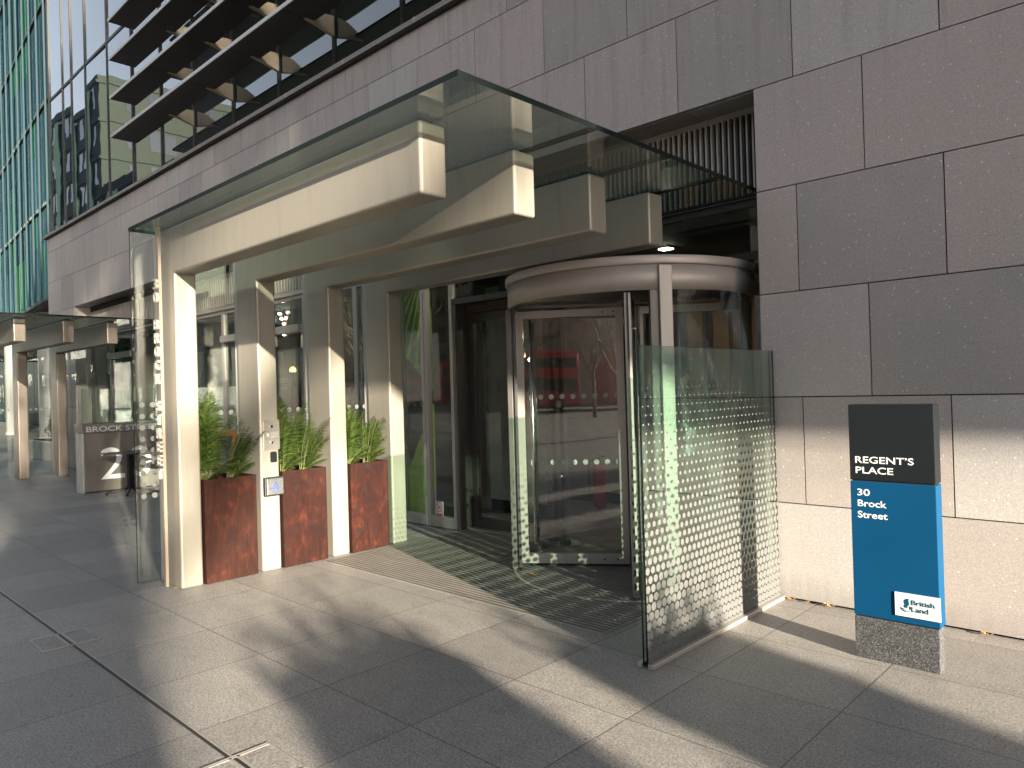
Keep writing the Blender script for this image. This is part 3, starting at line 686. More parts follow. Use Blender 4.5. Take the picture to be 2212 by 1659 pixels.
# ================================================================ number 20 screen
ns = thing('numbered_screen', (-14.68, 4.75, 0), 'brown steel screen numbered 20 with a BROCK STREET band and glass above', 'glass screen')
B(-14.86, -14.50, 4.10, 5.40, 0.02, 1.074).build('steel_block', M['steel_dark'], ns, bevel=0.004)
k = MB(); k.box(-14.865, -14.71, 4.075, 4.098, 0.004, 1.07); k.box(-14.65, -14.495, 4.075, 4.098, 0.004, 1.07); k.build('end_cap', M['pale'], ns)
B(-14.88, -14.485, 4.065, 5.40, 1.08, 1.236).build('name_band', M['steel_dark'], ns, bevel=0.003)
B(-14.69, -14.67, 4.13, 5.39, 1.24, 1.862, mi=0, side_mi=1).build('glass_pane', [M['screenglass'], M['gedge']], ns)
B(-14.72, -14.64, 4.06, 4.12, 1.24, 1.93).build('end_post', M['alu'], ns)
k = MB(); k.text('BROCK STREET', (-14.484, 4.145, 1.096), (0, 1, 0), (0, 0, 1), h=0.098, w=1.235, ext=0.002); k.build('lettering', M['lettergrey'], ns)
k = MB()
k.text('20', (-14.499, 4.37, 0.225), (0, 1, 0), (0, 0, 1), h=0.60, w=0.87, ext=0.003); k.build('house_number', M['lettergrey'], ns)

# ================================================================ planters and palms
def frond(k, ks, base, az, lean, ln, rr, droop):
    n = 9; pts = []; d = Vector((math.cos(az), math.sin(az), 0)); p = Vector(base); th = lean
    for i in range(n + 1):
        pts.append(p.copy()); p = p + (d * math.sin(th) + Vector((0, 0, 1)) * math.cos(th)) * (ln / n); th += droop / n * (0.4 + 1.3 * i / n)
    ks.tube(pts, [0.0034 * (1 - 0.85 * i / n) + 0.0006 for i in range(n + 1)], 5, cap=False)
    side = Vector((-d.y, d.x, 0)); m = 38
    for j in range(m):
        u = 0.14 + 0.86 * j / (m - 1); f = u * n; i = min(int(f), n - 1); q = pts[i].lerp(pts[i + 1], f - i)
        tg = (pts[i + 1] - pts[i]).normalized(); nrm = side.cross(tg)
        L = (0.155 * math.sin(PI * (0.18 + 0.80 * (u - 0.14) / 0.86)) + 0.03) * rr.uniform(0.85, 1.15) * ln / 0.62
        for sg in (-1, 1):
            a = (1.0 - 0.45 * u) + rr.uniform(-0.15, 0.15)
            dr = (tg * math.cos(a) + side * sg * math.sin(a) + nrm * 0.22 + Vector((0, 0, -0.10))).normalized()
            w = (tg * -0.5 + side * sg).cross(dr).cross(dr).normalized() * (0.0030 * ln / 0.62 + 0.0007)
            mid = q + dr * L * 0.5 + Vector((0, 0, -0.006)); tip = q + dr * L + Vector((0, 0, -0.045 * L / 0.15))
            k.add([q - w * 0.5, q + w * 0.5, mid + w, mid - w, tip], [(0, 1, 2, 3), (3, 2, 4)])
def palm(loc, seed, n, hgt, leany, label):
    rr = random.Random(seed)
    t = thing('palm_plant', loc, label, 'plant', 'young palms in the rusty planters')
    k, ks = MB(), MB()
    for i in range(n):
        az = 2 * PI * i / n + rr.uniform(-0.4, 0.4)
        lean = rr.uniform(0.02, 0.26); ln = hgt * rr.uniform(0.72, 1.08)
        if math.sin(az) < 0.15 or math.cos(az) > 0.6: lean = rr.uniform(0.0, 0.07)
        base = (loc[0] + 0.03 * math.cos(az), loc[1] + 0.03 * math.sin(az), loc[2])
        az2 = az
        if leany and rr.random() < 0.7: az2 = rr.uniform(PI * 0.2, PI * 0.75); lean = rr.uniform(0.1, 0.45)
        frond(k, ks, base, az2, lean, ln, rr, rr.uniform(0.25, 0.8) if lean > 0.07 else rr.uniform(0.05, 0.3))
    for i in range(5):
        az = rr.uniform(0.3, 2.6); frond(k, ks, loc, az, rr.uniform(0.5, 0.8), hgt * 0.5, rr, 0.9)
    k.build('foliage', M['palm'], t, recalc=False); ks.build('stems', M['palmstem'], t)
def planter(y0, y1, label, i):
    t = thing('rusty_planter', (-6.60, (y0 + y1) / 2, 0), label, 'planter', 'tall rusty planters between the canopy posts')
    x0, x1, h, th = -6.835, -6.405, 0.925, 0.012
    k = MB(); k.box(x1 - th, x1, y0, y1, 0.012, h); k.box(x0, x0 + th, y0, y1, 0.012, h); k.box(x0 + th, x1 - th, y0, y0 + th, 0.012, h); k.box(x0 + th, x1 - th, y1 - th, y1, 0.012, h); k.box(x0 + th, x1 - th, y0 + th, y1 - th, 0.012, 0.05)
    k.build('rusty_shell', M['corten'], t); B(x0 + th + .001, x1 - th - .001, y0 + th + .001, y1 - th - .001, 0.75, 0.875).build('soil', M['soil'], t)
    k = MB(); k.box(x0 + 0.03, x1 - 0.03, y0 + 0.03, y1 - 0.03, 0.0, 0.011); k.build('foot', M['black'], t)
planter(2.752, 3.235, 'tall rusty planter beside the nearest canopy post', 0)
planter(3.50, 3.975, 'tall rusty planter between the intercom post and the third canopy post', 1)
planter(4.262, 4.73, 'tall rusty planter standing on the mat by the farthest canopy post', 2)
for i, (y, nm) in enumerate(((2.84, 'planter beside the nearest post'), (3.59, 'planter behind the push button'), (4.35, 'planter nearest the doors'))):
    palm((-6.60, y, 0.875), 11 + i, 15, (0.76, 0.74, 0.66)[i], False, 'taller feathery palm in the rusty ' + nm)
    palm((-6.58, y + 0.225, 0.875), 31 + i, 14, 0.56, True, 'shorter leaning palm in the rusty ' + nm)

# ================================================================ things on the second post
ip = thing('intercom_panel', (-6.443, 3.416, 1.28), 'brushed steel intercom panel with camera and speaker holes on the second canopy post', 'intercom')
B(-6.4425, -6.437, 3.334, 3.499, 1.139, 1.419).build('faceplate', brushed('intercom_steel', (0.50, 0.47, 0.44), 0.35, 0.8, 0.08), ip, bevel=0.0015)
k = MB(); k.box(-6.4368, -6.4355, 3.345, 3.488, 1.3155, 1.3175); k.box(-6.4368, -6.4355, 3.345, 3.488, 1.2435, 1.2455)
for y in (3.345, 3.489):
    for z in (1.152, 1.408): k.tube([(-6.4368, y, z), (-6.4348, y, z)], 0.004, 8)
k.build('seams_and_screws', M['frame'], ip)
k = MB(); k.tube([(-6.437, 3.416, 1.36), (-6.430, 3.416, 1.36)], 0.0155, 20); k.build('camera_ring', M['chrome'], ip)
k = MB(); k.tube([(-6.4298, 3.416, 1.36), (-6.426, 3.416, 1.36)], [0.012, 0.009], 16); k.build('camera_lens', M['black'], ip)
k = MB()
for i in range(6):
    for j in range(5): k.tube([(-6.4368, 3.412 + 0.0115 * i, 1.256 + 0.0115 * j), (-6.4355, 3.412 + 0.0115 * i, 1.256 + 0.0115 * j)], 0.003, 6)
k.build('speaker_grille', M['pale'], ip)
k = MB(); k.tube([(-6.4368, 3.379, 1.28), (-6.433, 3.379, 1.28)], 0.0125, 16); k.build('call_ring', M['pale'], ip)
k = MB(); k.tube([(-6.4368, 3.416, 1.207), (-6.424, 3.416, 1.207)], [0.014, 0.011], 16); k.build('call_button', M['chrome'], ip)
cr = thing('card_reader', (-6.443, 3.43, 1.07), 'small dark grey card reader on the second canopy post below the intercom', 'card reader')
B(-6.4425, -6.414, 3.399, 3.457, 1.022, 1.112).build('reader_body', M['charcoal'], cr, bevel=0.006)
B(-6.442, -6.418, 3.405, 3.451, 1.113, 1.121).build('top_cap', M['black'], cr)
pb = thing('push_button', (-6.443, 3.42, 0.79), 'square push to open plate with blue wheelchair symbol on the second canopy post', 'door button')
B(-6.4425, -6.402, 3.318, 3.515, 0.706, 0.884).build('button_box', M['black'], pb, bevel=0.008)
B(-6.4015, -6.392, 3.336, 3.503, 0.720, 0.870).build('press_plate', brushed('press_plate_steel', (0.62, 0.62, 0.60), 0.25, 0.9, 0.08), pb, bevel=0.004)
k = MB()
k.text('PRESS', (-6.3915, 3.366, 0.768), (0, 1, 0), (0, 0, 1), h=0.021, w=0.105, ext=0.0008, off=0.02); k.text('TO OPEN', (-6.3915, 3.382, 0.745), (0, 1, 0), (0, 0, 1), h=0.013, w=0.078, ext=0.0008, off=0.02)
pt = lambda y, z: (-6.391, y, z)
k.tube([pt(3.420 + 0.020 * math.cos(a), 0.818 + 0.019 * math.sin(a)) for a in [PI * (0.55 + 1.35 * i / 14) for i in range(15)]], 0.0026, 6)
k.tube([pt(3.414, 0.851), pt(3.417, 0.824), pt(3.437, 0.823), pt(3.446, 0.800), pt(3.452, 0.802)], 0.0032, 6); k.tube([pt(3.416, 0.838), pt(3.430, 0.838)], 0.0028, 6)
k.tube([(-6.3915, 3.413, 0.860), (-6.390, 3.413, 0.860)], 0.006, 10)
k.build('symbol_and_lettering', M['presblue'], pb)

# ================================================================ signs on the glass
nsn = thing('no_smoking_sign', (-6.785, 5.76, 0.2), 'small white and red no smoking sign low on the lobby window', 'sign')
B(-6.858, -6.712, 5.7605, 5.764, 0.103, 0.313).build('sign_plate', M['signwhite'], nsn)
k = MB(); c = (-6.785, 0.247)
k.lathe([(0.052, 0.0), (0.052, 0.001), (0.062, 0.001), (0.062, 0.0)], 0, 0, 40, closed=True); k.v = [(c[0] + x, 5.7603 - z, c[1] + y) for x, y, z in k.v]
k.obox((c[0], 5.7598, c[1]), (1, 0, -1), (0, 1, 0), (1, 0, 1), 0.106, 0.001, 0.009)
k.build('prohibition_ring', M['signred'], nsn)
k = MB(); k.obox((c[0] + 0.004, 5.7602, c[1] - 0.006), (1, 0, 0.9), (0, 1, 0), (-0.9, 0, 1), 0.062, 0.0005, 0.012)
k.tube([(c[0] - 0.028, 5.7602, c[1] + 0.0), (c[0] - 0.022, 5.7602, c[1] + 0.012), (c[0] - 0.030, 5.7602, c[1] + 0.02)], 0.002, 5); k.build('cigarette', M['black'], nsn)
B(-6.847, -6.723, 5.7598, 5.7602, 0.113, 0.165).build('red_band', M['signred'], nsn)
k = MB(); k.text('No smoking', (-6.842, 5.7595, 0.147), (1, 0, 0), (0, 0, 1), h=0.010, w=0.112, ext=0.0003); k.text('permitted', (-6.835, 5.7595, 0.132), (1, 0, 0), (0, 0, 1), h=0.008, w=0.098, ext=0.0003); k.text('on these premises', (-6.838, 5.7595, 0.119), (1, 0, 0), (0, 0, 1), h=0.006, w=0.104, ext=0.0003); k.build('lettering', M['signwhite'], nsn)
def sticker(ang, z, kind):
    a = R_(ang); c = Vector((CX + (RD + 0.007) * math.cos(a), CY + (RD + 0.007) * math.sin(a), z)); n = Vector((math.cos(a), math.sin(a), 0)); tn = Vector((-math.sin(a), math.cos(a), 0)); up_ = Vector((0, 0, 1))
    if kind == 'round':
        t = thing('warning_sticker', c, 'round yellow warning sticker at the left edge of the revolving door', 'sticker')
        k = MB(); k.tube([c, c + n * 0.002], 0.052, 28); k.build('yellow_disc', M['yellow'], t)
        k = MB(); k.tube([c + n * 0.0025 + tn * 0.036 * math.cos(q) + up_ * 0.036 * math.sin(q) for q in [2 * PI * i / 24 for i in range(25)]], 0.003, 5); k.build('black_ring', M['black'], t)
    else:
        t = thing('mandatory_sticker', c, 'white sticker with a blue disc below the yellow one on the revolving door', 'sticker')
        k = MB(); k.obox(c, tn, n, up_, 0.10, 0.002, 0.18); k.build('white_plate', M['signwhite'], t)
        k = MB(); k.tube([c + n * 0.0015 + up_ * 0.035, c + n * 0.0025 + up_ * 0.035], 0.04, 24); k.obox(c + n * 0.0018 - up_ * 0.055, tn, n, up_, 0.08, 0.001, 0.045); k.build('blue_disc', M['presblue'], t)
sticker(213.5, 1.648, 'round'); sticker(213.5, 1.48, 'plate')

# ================================================================ seen through the glass
def mural_mat():
    t = NT('leaf_print'); v = t.coord(); sp = t.n('SeparateXYZ', {0: v}, outi=None); x, z = sp.outputs[0], sp.outputs[2]
    nz = t.noise(v, 3.0, 3); z2 = t.M('ADD', z, t.M('MULTIPLY', nz, 0.25))
    fan = t.n('Math', {0: t.M('SUBTRACT', z, 3.3), 1: t.M('SUBTRACT', x, 0.25)}, operation='ARCTAN2')
    st = t.M('SINE', t.M('MULTIPLY', fan, 46.0))
    leaf = t.ramp(st, [(0.0, (0.10, 0.24, 0.03)), (0.5, (0.34, 0.58, 0.10)), (1.0, (0.52, 0.78, 0.18))])
    top = t.M('GREATER_THAN', t.M('ADD', z2, t.M('MULTIPLY', x, 0.9)), 2.05)
    low = t.M('LESS_THAN', t.M('ADD', z2, t.M('MULTIPLY', x, -1.6)), 1.05)
    lime = t.ramp(t.noise(v, 9, 3), [(0.3, (0.55, 0.80, 0.06)), (0.7, (0.70, 0.90, 0.12))])
    c = t.mix(top, (0.012, 0.014, 0.010), leaf); c = t.mix(low, c, lime)
    pale = t.M('LESS_THAN', t.M('ADD', t.M('MULTIPLY', z2, 1.0), t.M('MULTIPLY', x, -2.2)), -0.20)
    c = t.mix(pale, c, (0.45, 0.55, 0.62))
    return t.end(t.pbr(Base_Color=c, Roughness=0.6))
lm = thing('leaf_banner', (-7.35, 5.91, 0.02), 'hanging banner printed with large green leaves behind the lobby window', 'banner')
B(-7.98, -7.02, 5.90, 5.92, 0.04, 2.98).build('printed_fabric', mural_mat(), lm)
k = MB(); k.box(-8.0, -7.0, 5.895, 5.925, 2.981, 3.005); k.build('hanging_rail', M['alu'], lm)
fe = thing('fire_extinguisher', (-5.64, 7.45, 0), 'red fire extinguisher on a stand inside the lobby behind the revolving door', 'fire extinguisher')
k = MB(); k.lathe([(0.0, 0.13), (0.07, 0.13), (0.082, 0.15), (0.082, 0.60), (0.07, 0.66), (0.035, 0.69), (0.03, 0.72), (0.0, 0.72)], -5.64, 7.45, 28); k.build('cylinder', M['red'], fe)
k = MB(); k.box(-5.68, -5.60, 7.43, 7.47, 0.72, 0.75); k.box(-5.66, -5.53, 7.44, 7.46, 0.76, 0.775); k.tube([(-5.66, 7.42, 0.735), (-5.74, 7.40, 0.70), (-5.755, 7.39, 0.5), (-5.74, 7.38, 0.3)], 0.012, 8); k.build('valve_and_hose', M['black'], fe)
k = MB(); k.lathe([(0.0, 0.012), (0.13, 0.012), (0.13, 0.03), (0.02, 0.035), (0.02, 0.125), (0.085, 0.128), (0.0, 0.129)], -5.64, 7.45, 24); k.build('stand', M['frame'], fe)
cl = thing('ceiling_light', (-4.73, 7.72, 3.30), 'small square lit ceiling light inside above the revolving door drum', 'ceiling light')
B(-4.81, -4.65, 7.64, 7.80, 3.295, 3.309).build('light_frame', M['alu'], cl); B(-4.795, -4.665, 7.655, 7.785, 3.290, 3.2945).build('lit_panel', M['panel_light'], cl)
ml = thing('marquee_letter', (-12.5, 7.0, 2.9), 'copper Y shaped marquee letter with glowing bulbs inside the shop window', 'illuminated letter')
k = MB(); pt3 = lambda x, z: (x, z)
Yp = [(-12.72, 3.22), (-12.60, 3.22), (-12.50, 3.06), (-12.40, 3.22), (-12.28, 3.22), (-12.44, 2.98), (-12.44, 2.74), (-12.56, 2.74), (-12.56, 2.98)]
k.prism(Yp, 6.95, 7.01, lambda a, b, d: (a, d, b)); k.build('letter_body', M['copper'], ml)
for x, z in ((-12.65, 3.19), (-12.58, 3.09), (-12.35, 3.19), (-12.42, 3.09), (-12.5, 2.99), (-12.5, 2.89), (-12.5, 2.79)):
    k = MB(); k.lathe([(0.0, -0.024), (0.017, -0.017), (0.024, 0), (0.017, 0.017), (0, 0.024)], 0, 0, 12); k.v = [(x + a, 6.935 + b, z + c_) for a, b, c_ in k.v]; k.build('bulb', M['bulb'], ml)
k = MB(); k.tube([(-12.65, 6.98, 3.225), (-12.65, 6.98, 3.25)], 0.004, 6); k.tube([(-12.35, 6.98, 3.225), (-12.35, 6.98, 3.25)], 0.004, 6); k.build('hanging_wire', M['black'], ml)
np_ = thing('navy_poster', (-11.2, 6.15, 1.3), 'navy poster with pale lettering ending in REEN ION FEES inside the shop window', 'poster')
B(-11.60, -10.90, 6.14, 6.16, 0.9, 2.02).build('poster_board', M['navy'], np_)
k = MB(); k.text('GREEN', (-11.44, 6.139, 1.86), (1, 0, 0), (0, 0, 1), h=0.085, w=0.47, ext=0.001); k.text('ION', (-11.22, 6.139, 1.74), (1, 0, 0), (0, 0, 1), h=0.055, w=0.22, ext=0.001); k.text('FEES', (-11.36, 6.139, 1.38), (1, 0, 0), (0, 0, 1), h=0.085, w=0.36, ext=0.001); k.build('lettering', M['paper'], np_)
yp = thing('framed_notice', (-15.8, 7.3, 1.9), 'yellow framed notice hanging inside the shop behind the nearest post', 'notice')
B(-16.13, -15.49, 7.28, 7.31, 1.98, 2.36).build('notice_sheet', M['paper'], yp)
k = MB(); k.box(-16.17, -16.13, 7.27, 7.32, 1.94, 2.40); k.box(-15.49, -15.45, 7.27, 7.32, 1.94, 2.40); k.box(-16.129, -15.491, 7.27, 7.32, 2.361, 2.40); k.box(-16.129, -15.491, 7.27, 7.32, 1.94, 1.979); k.build('yellow_frame', M['yellow'], yp)
k = MB(); k.tube([(-15.8, 7.295, 2.405), (-15.8, 7.295, 3.25)], 0.004, 6); k.build('hanging_wire', M['black'], yp)
wl = thing('pendant_lamp', (-11.0, 6.9, 2.1), 'small glowing amber pendant lamp above the navy poster in the shop', 'lamp')
k = MB(); k.lathe([(0.0, 2.06), (0.05, 2.06), (0.055, 2.10), (0.03, 2.14), (0.0, 2.15)], -11.62, 6.6, 16); k.build('lamp_shade', M['lamp_warm'], wl)
k = MB(); k.tube([(-11.62, 6.6, 2.152), (-11.62, 6.6, 3.25)], 0.004, 6); k.build('cord', M['black'], wl)
# A-board on the pavement outside the shop
ab = thing('chalk_board', (-11.1, 5.2, 0), 'orange framed black chalk A board behind the palms of the nearest planter', 'A-board')
for s_ in (-1, 1):
    y0 = lambda z: 5.2 + s_ * (0.24 - 0.2 * z / 1.13)
    k = MB()
    def slab(x0, x1, z0, z1, th, mm=k):
        mm.add([(x0, y0(z0) - th, z0), (x1, y0(z0) - th, z0), (x1, y0(z1) - th, z1), (x0, y0(z1) - th, z1), (x0, y0(z0) + th, z0), (x1, y0(z0) + th, z0), (x1, y0(z1) + th, z1), (x0, y0(z1) + th, z1)],
               [(0, 1, 2, 3), (7, 6, 5, 4), (0, 4, 5, 1), (1, 5, 6, 2), (2, 6, 7, 3), (3, 7, 4, 0)])
    slab(-11.42, -11.37, 0, 1.13, 0.015); slab(-10.88, -10.83, 0, 1.13, 0.015); slab(-11.369, -10.881, 1.05, 1.128, 0.0145); slab(-11.369, -10.881, 0.12, 0.18, 0.0145)
    fr = k.build('board_frame', M['orange'], ab); kb = MB(); slab(-11.368, -10.882, 0.181, 1.049, 0.006, kb); kb.build('chalk_panel', M['black'], ab)
k = MB(); k.text('MEDI', (-11.30, 4.985, 0.90), (1, 0, 0), (0, 0, 1), h=0.075, w=0.34, ext=0.001); k.text('10.00', (-11.30, 4.93, 0.40), (1, 0, 0), (0, 0, 1), h=0.07, w=0.32, ext=0.001); k.build('chalk_lettering', M['signwhite'], ab)

# cafe tables in front of the number 20 screen
def table(x, y, rz, label):
    t = thing('cafe_table', (0, 0, 0), label, 'table', 'black cafe tables by the number 20 screen')
    k = MB(); k.box(-0.33, 0.33, -0.33, 0.33, 0.715, 0.735); k.build('tabletop', M['frame'], t, bevel=0.006)
    k = MB(); k.box(-0.03, 0.03, -0.05, 0.05, 0.08, 0.712); k.box(-0.2, 0.2, -0.04, 0.04, 0.695, 0.712); k.build('column', M['black'], t)
    for i in range(4):
        a = PI / 4 + i * PI / 2; k = MB(); c_, s_ = math.cos(a), math.sin(a)
        k.tube([(0.04 * c_, 0.04 * s_, 0.10), (0.36 * c_, 0.36 * s_, 0.045), (0.40 * c_, 0.40 * s_, 0.02)], [0.022, 0.018, 0.016], 8); k.tube([(0.385 * c_, 0.385 * s_, 0.0), (0.385 * c_, 0.385 * s_, 0.03)], 0.022, 10)
        k.build('foot', M['black'], t)
    t.location = (x, y, 0); t.rotation_euler = (0, 0, rz); return t
table(-13.75, 4.62, 0.3, 'black cafe table standing in front of the number 20')
table(-13.05, 5.02, 0.7, 'black cafe table half hidden behind the dotted canopy end glass')

# fallen leaves
def dry_leaf(x, y, sz, rz, label):
    rr = random.Random(int(x * 1000)); k = MB(); n = 8; vs = []
    for i in range(n + 1):
        u = i / n; w = 0.5 * math.sin(PI * min(1, u * 1.05)) ** 0.8 * (1 + 0.25 * math.sin(9 * u)); z = 0.012 + 0.14 * sz * math.sin(4 * u + rr.random())
        for s_ in (-1, 0, 1): vs.append(((u - 0.5) * sz, s_ * w * sz * 0.6, z + abs(s_) * 0.18 * sz * rr.random()))
    fs = []
    for i in range(n):
        for j in range(2): a = i * 3 + j; fs.append((a, a + 1, a + 4, a + 3))
    ca, sa = math.cos(rz), math.sin(rz); k.add([(x + a * ca - b * sa, y + a * sa + b * ca, max(0.008, c)) for a, b, c in vs], fs)
    k.tube([(x + 0.5 * sz * ca, y + 0.5 * sz * sa, 0.012), (x + 0.9 * sz * ca - 0.2 * sz * sa, y + 0.9 * sz * sa + 0.1 * sz * ca, 0.02)], 0.0015, 5)
    o = k.build('fallen_leaf', M['dryleaf'], org=(x, y, 0), recalc=False); tag(o, label, 'leaf', 'dry fallen leaves')
dry_leaf(-4.348, 4.736, 0.055, 0.4, 'dry orange leaf lying on the mat inside the revolving door arc')
dry_leaf(-6.63, 5.70, 0.06, 1.4, 'dry leaf on the mat below the no smoking sign')
dry_leaf(-2.33, 5.385, 0.05, 0.2, 'dry leaf at the foot of the wall right beside the halftone screen')
dry_leaf(-2.19, 5.39, 0.04, 2.2, 'brown leaf at the wall foot second from the halftone screen')
dry_leaf(-2.05, 5.39, 0.055, 0.1, 'orange leaf at the wall foot just left of the totem sign')
dry_leaf(-1.07, 5.39, 0.05, 0.1, 'dry leaf at the wall foot right of the totem sign')
dry_leaf(-6.50, 2.52, 0.035, 0.9, 'tiny orange leaf at the foot of the nearest canopy post')

# ================================================================ far left: glass building, columns, planter
fb = thing('glass_office', (-40, 9, 0), 'teal and green glass office building with projecting glass fins at the far left', 'building')
fd = Vector((-0.99709, 0.07634, 0)); fnv = Vector((-0.07634, -0.99709, 0))
def fp(s, o, z): p = Vector((-22.0, 7.36, 0)) + fd * s + fnv * o; return (p.x, p.y, z)
def fbox(k, s0, s1, o0, o1, z0, z1, mi=0):
    vs = [fp(s, o, z) for z in (z0, z1) for o in (o0, o1) for s in (s0, s1)]
    k.add(vs, [(0, 2, 3, 1), (4, 5, 7, 6), (0, 1, 5, 4), (2, 6, 7, 3), (0, 4, 6, 2), (1, 3, 7, 5)], mi)
cols = [('teal_pane', mirror_glass('teal_glass', (0.016, 0.036, 0.043), 0.10, 0.12, amp=0.16)), ('green_pane', mirror_glass('green_glass', (0.035, 0.13, 0.05), 0.08, 0.12, amp=0.12)), ('lime_pane', mirror_glass('lime_glass', (0.09, 0.22, 0.025), 0.06, 0.12, amp=0.1)), ('dark_pane', mirror_glass('deep_blue_glass', (0.008, 0.02, 0.028), 0.12, 0.12, amp=0.16)), ('pale_pane', mirror_glass('pale_blue_glass', (0.06, 0.10, 0.125), 0.12, 0.12, amp=0.2))]
kb = [MB() for _ in cols]; rr = random.Random(5); FZ = [5.72, 9.45, 13.35, 17.3, 21.2, 25.1, 29.0]
for z0, z1 in zip(FZ[:-1], FZ[1:]):
    s = 4.0
    while s < 62:
        u = rr.random(); ci = 0 if u < 0.30 else 3 if u < 0.52 else 1 if u < 0.80 else 2 if u < 0.89 else 4
        zc = z0 + 0.02
        split = rr.random()
        h = z1 - z0 - 0.04
        fbox(kb[ci], s + 0.03, s + 0.72, -0.03, 0.0, zc, zc + h * 0.62)
        cj = 3 if split < 0.55 else 0 if split < 0.85 else 1
        fbox(kb[cj], s + 0.03, s + 0.72, -0.03, 0.0, zc + h * 0.62 + 0.02, zc + h)
        cj = 0 if rr.random() < 0.6 else 3
        fbox(kb[cj], s + 0.75, s + 1.47, -0.03, 0.0, zc, zc + h)
        s += 1.5
for (nm, m), k in zip(cols, kb): k.build(nm, m, fb)
finm = thin_glass('fin_glass', (0.72, 0.88, 0.90), 0.02); s = 4.0
fine = plain('fin_edge_frit', (0.03, 0.045, 0.052), 0.6, 0.0, 0.06, spec=0.05)
while s < 62:
    k = MB(); fbox(k, s - 0.014, s + 0.014, 0.01, 0.34, 5.6, 29); f_ = k.build('glass_fin', finm, fb)
    k = MB(); fbox(k, s - 0.028, s + 0.028, 0.341, 0.40, 5.6, 29); k.build('frit_edge', fine, f_); s += 1.5
k = MB()
for z in FZ: fbox(k, 4, 62, 0.015, 0.06, z - 0.07, z + 0.07)
k.build('floor_band', plain('floor_band_metal', (0.06, 0.065, 0.07), 0.6, 0.0, spec=0.1), fb)
k = MB(); fbox(k, 4, 62, -12, -0.04, 5.62, 29); k.build('core', M['dark'], fb)
k = MB(); s = 4.0
while s < 60: fbox(k, s + 0.05, s + 2.95, -4.0, -3.9, 0.1, 5.6); s += 3.0
k.build('ground_floor_glazing', cols[0][1], fb)
k = MB(); fbox(k, 4, 62, -12, -4.05, 0.0, 5.6); k.build('ground_floor_core', M['dark'], fb)
for x, y, r, lab in ((-45.6, 9.7, 0.42, 'round white column at the far left edge of the photo'), (-36.9, 9.15, 0.42, 'round white column beyond the brown canopy behind the evergreen bush')):
    t = thing('round_column', (x, y, 0), lab, 'column', 'white columns under the glass office')
    k = MB(); k.lathe([(r, 0.12), (r, 5.6)], x, y, 40); k.build('shaft', M['whitecol'], t)
    k = MB(); k.lathe([(0.01, 0.12), (r + 0.03, 0.12), (r + 0.03, 0.0)], x, y, 40); k.build('base', M['concrete'], t)
cp = thing('concrete_planter', (-24.2, 6.25, 0), 'low grey concrete planter beyond the brown canopy at the left', 'planter')
k = MB(); k.box(-25.4, -23.0, 5.72, 6.8, 0.0, 0.55); k.build('concrete_box', M['concrete'], cp, bevel=0.02)
B(-25.3, -23.1, 5.82, 6.7, 0.551, 0.565).build('soil', M['soil'], cp)
es = thing('evergreen_bush', (-23.75, 6.0, 0.56), 'small rounded evergreen bush growing in the concrete planter', 'bush')
def leaf_cloud(k, c, rx, ry, rz, n, sz, seed):
    rr = random.Random(seed); blobs = [(rr.uniform(-.5, .5), rr.uniform(-.5, .5), rr.uniform(-.6, .7), rr.uniform(.3, .6)) for _ in range(9)]
    for _ in range(n):
        b = rr.choice(blobs); d = Vector((rr.gauss(0, 1), rr.gauss(0, 1), rr.gauss(0, 1))).normalized() * b[3] * rr.uniform(0.6, 1.0)
        p = Vector((c[0] + rx * (b[0] + d.x), c[1] + ry * (b[1] + d.y), c[2] + rz * (b[2] + d.z)))
        q = Quaternion((rr.gauss(0, 1), rr.gauss(0, 1), rr.gauss(0, 1), rr.gauss(0, 1))).normalized(); s = sz * rr.uniform(0.6, 1.3)
        k.add([p + q @ Vector(v) * s for v in ((-1, 0, 0), (0, -.45, .1), (1, 0, 0), (0, .45, .1))], [(0, 1, 2, 3)])
k = MB(); leaf_cloud(k, (-23.75, 6.05, 0.95), 0.30, 0.30, 0.38, 1500, 0.032, 4); k.build('foliage', M['shrub'], es, recalc=False)
k = MB(); k.tube([(-23.75, 6.05, 0.56), (-23.74, 6.05, 0.95)], [0.02, 0.01], 6); k.build('stem', M['bark'], es)

# ================================================================ across the street, behind the photographer (seen in the glass), then unseen shadow casters
def block(loc, x0, x1, y0, y1, h, label, wall, fh, win, extra=None):
    t = thing('opposite_building', loc, label, 'building')
    B(x0, x1, y0, y1, 0, h).build('wall', wall, t)
    k = MB(); kg = MB(); fl = int(h / fh)
    for i in range(fl):
        z0 = i * fh + 0.9
        x = x0 + 0.8
        while x < x1 - 1.2:
            k.box(x, x + win * 0.62, y1 + 0.002, y1 + 0.03, z0, z0 + fh * 0.55); x += win
        y = y0 + 0.8
        while y < y1 - 1.2: k.box(x1 + 0.002, x1 + 0.03, y, y + win * 0.62, z0, z0 + fh * 0.55); y += win
        kg.box(x0 - 0.1, x1 + 0.12, y1 + 0.035, y1 + 0.14, z0 + fh * 0.62, z0 + fh * 0.70); kg.box(x1 + 0.035, x1 + 0.12, y0, y1 + 0.03, z0 + fh * 0.62, z0 + fh * 0.80)
    k.build('windows', M['winglass'], t); kg.build('string_course', wall if extra else M['concrete'], t)
    if extra:
        k = MB(); x = x0 + 1.5
        while x < x1 - 2: k.box(x, x + 1.3, y1 + 0.16, y1 + 0.22, 1, h - 1); x += 5.2
        k.build('green_panel', extra, t)
block((0, -52, 0), -140, 60, -66, -52, 26, 'tan brick office block across the road', M['brick'], 3.6, 2.6)
